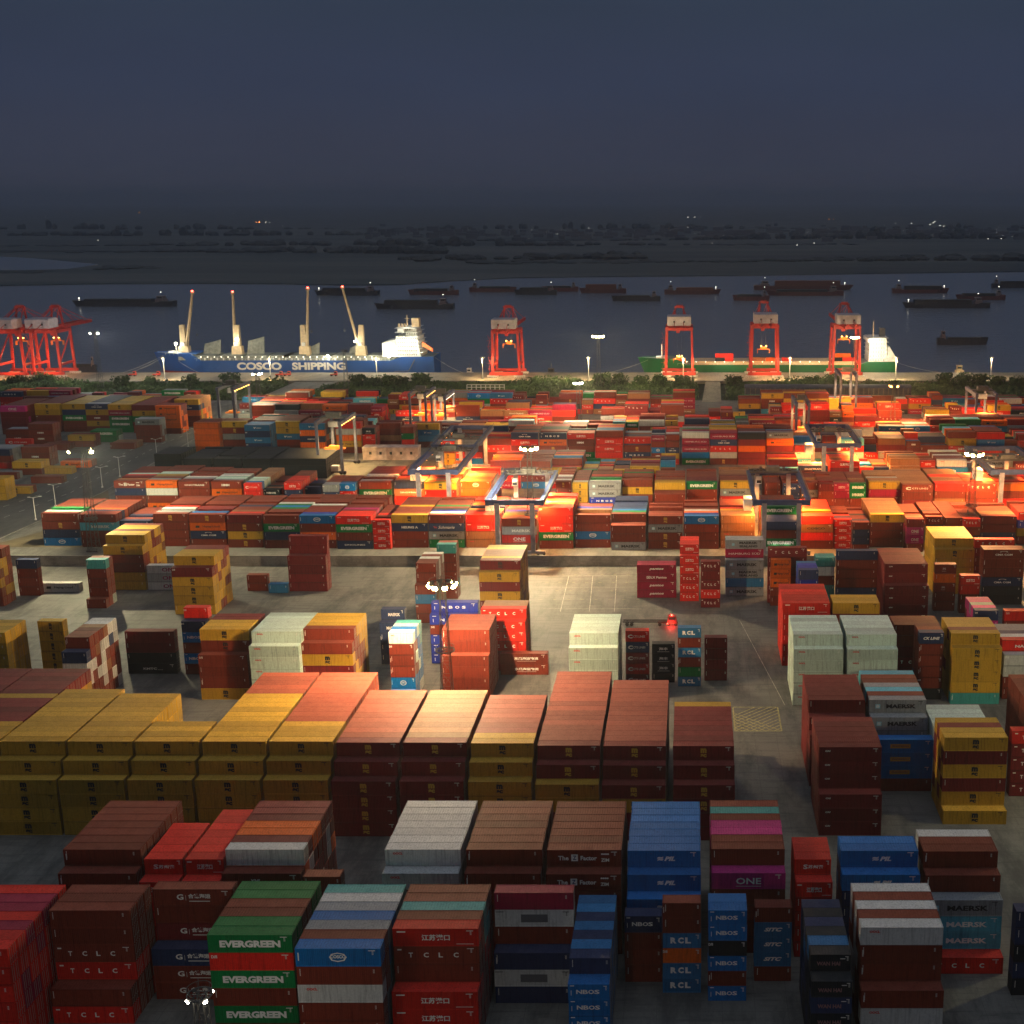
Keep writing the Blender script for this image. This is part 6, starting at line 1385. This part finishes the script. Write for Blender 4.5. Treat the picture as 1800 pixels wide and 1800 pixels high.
for a in ((135, 308, 537, 'k', 1, 'long dark barge left of the first deck crane', 2.2, 2), (558, 667, 518, 'k', 1, 'dark barge behind the tip of the fourth deck crane', 3, 2), (664, 798, 542, 'd', 1, 'dark barge with pale wheelhouse above the blue ship stern', 3.5, 1), (721, 806, 517, 'r', 1, 'short dull red barge above the pale wheelhouse one', 2, 0),
    (826, 905, 512, 'r', -1, 'barge with yellow light, left of the open water centre', 1.5, 1), (907, 979, 517, 'd', 1, 'dark barge lying before a longer one at centre', 3, 1), (955, 1017, 511, 'r', 1, 'low dull barge behind the centre dark one', 1.5, 0), (1022, 1101, 514, 'c', 1, 'barge stacked with rusty cargo right of centre', 4.5, 0),
    (1078, 1161, 528, 'd', 1, 'nearer bare barge below the rusty cargo one', 1.2, 0), (1168, 1263, 516, 'c', -1, 'red barge behind the second red quay crane apex', 2.5, 2), (1290, 1352, 527, 'r', 1, 'short barge left of the middle quay crane apex', 1.5, 1), (1325, 1493, 508, 'c', -1, 'longest red laden barge behind the middle quay crane', 5, 2),
    (1352, 1482, 518, 'r', 1, 'red-hulled barge alongside the longest one', 1.5, 1), (1568, 1664, 514, 'r', -1, 'dull red barge right of the third crane apex', 3, 2), (1592, 1738, 540, 'd', 1, 'long barge with pink wheelhouse, upper right water', 3, 2), (1683, 1766, 526, 'r', 1, 'barge partly behind the pink wheelhouse one', 2, 1),
    (1743, 1810, 505, 'd', -1, 'dark barge cut by the right edge', 3, 1), (1647, 1733, 605, 'd', -1, 'small dark barge low in the open water right', .8, 0)): barge(*a)
def tug(x, w_px, lab, cm=m_bcab, h=1.0, Y=880):
    X = XatY(x, Y, 0); L = w_px/pxscale(Y, 0); e = empty('tugboat', (X, Y, WZ), lab, 'tugboat', 'small boats lying behind the quay')
    b = MB(); hull(b, L, L*.28, 4, -1, -1, 1.5, boot=.6, aft=.4); b.build('hull', [m_hd, m_hr, m_deck], e)
    b = MB(); b.box(L*.3, -2.2, 3.5, L*.7, 2.2, 7*h); o = b.build('deckhouse', cm, e); b = MB(); b.box(L*.36, -1.8, 7*h, L*.6, 1.8, 9.6*h); b.box(L*.34, -2.1, 9.6*h, L*.62, 2.1, 9.9*h); b.build('wheelhouse', cm, o)
    b = MB(); b.box(L*.38, -1.86, 8*h, L*.58, -1.8, 9.2*h); b.build('window', m_glass, o)
    b = MB(); b.cyl((L*.5, 0, 9.9*h), (L*.5, 0, 13.5*h), .18, 6); b.beam((L*.5, -1, 12*h), (L*.5, 1, 12*h), .15); b.build('mast', m_grey, e)
tug(812, 28, 'pale small tug left of the lone red crane', m_swhite); tug(950, 40, 'dark small tug right of the lone red crane', m_dark); tug(1668, 36, 'cream tug at the right end of the quay', m_cream, 1.15, 884)
X = XatY(1668, 884, 9); lamp('lamp_light', (XatY(1682, 872, 12), 868, 14), 5000, (1, .85, .5), .4)
# far-left quay clutter: low barge with deck
barge(130, 170, 655, 'd', 1, 'small dark barge moored behind the quay left of blue bow', 1, 0)
# small tractors on the quay apron
m_fork = mat('machine_red', (.50, .05, .03))
base = None
for x, lb in ((226, 'red tractor on the quay below the long bow lines'), (268, 'red tractor nearest the blue bow'), (484, 'red flatbed tractor below the first ship word'), (498, 'second red tractor beside the one below the lettering'), (580, 'red machine on the quay under the second ship word')):
    X = XatY(x, 852, QZ)
    if base is None:
        base = empty('tractor_unit', (X, 852, QZ), lb, 'tractor', 'red tractors on the quay')
        b = MB(); b.box(0, 0, .8, 4.8, 2.2, 1.4); b.hexa([(2.6, 0, 1.4), (4.8, 0, 1.4), (4.8, 2.2, 1.4), (2.6, 2.2, 1.4), (2.9, .2, 3.3), (4.5, .2, 3.3), (4.5, 2, 3.3), (2.9, 2, 3.3)]); o = b.build('cab', m_fork, base)
        b = MB(); b.box(3.0, -.02, 2.1, 4.5, .06, 3); b.build('window', m_glass, o)
        for x_ in (.9, 3.8):
            for y_ in (.1, 2.1): b = MB(); b.cyl((x_, y_-.2, .55), (x_, y_+.2, .55), .55, 12); b.build('wheel', m_black, base)
    else: dup(base, (X, 852, QZ), lb)
bpy.data.objects.remove(_to)
# ------------------------------------------------------------ evening haze
if HAZE:
    b = MB(); b.box(-19600, -700, -12, 19600, 38400, 242); hz = b.build('haze', [], None); mh = bpy.data.materials.new('haze'); mh.use_nodes = True
    n = mh.node_tree.nodes; l = mh.node_tree.links; n.remove(n['Principled BSDF']); pv = n.new('ShaderNodeVolumePrincipled'); l.new(pv.outputs[0], n['Material Output'].inputs['Volume'])
    pv.inputs['Color'].default_value = (.78, .84, .97, 1); pv.inputs['Density'].default_value = HAZE; pv.inputs['Anisotropy'].default_value = .5
    hz.data.materials.append(mh); tag(hz, kind='stuff')
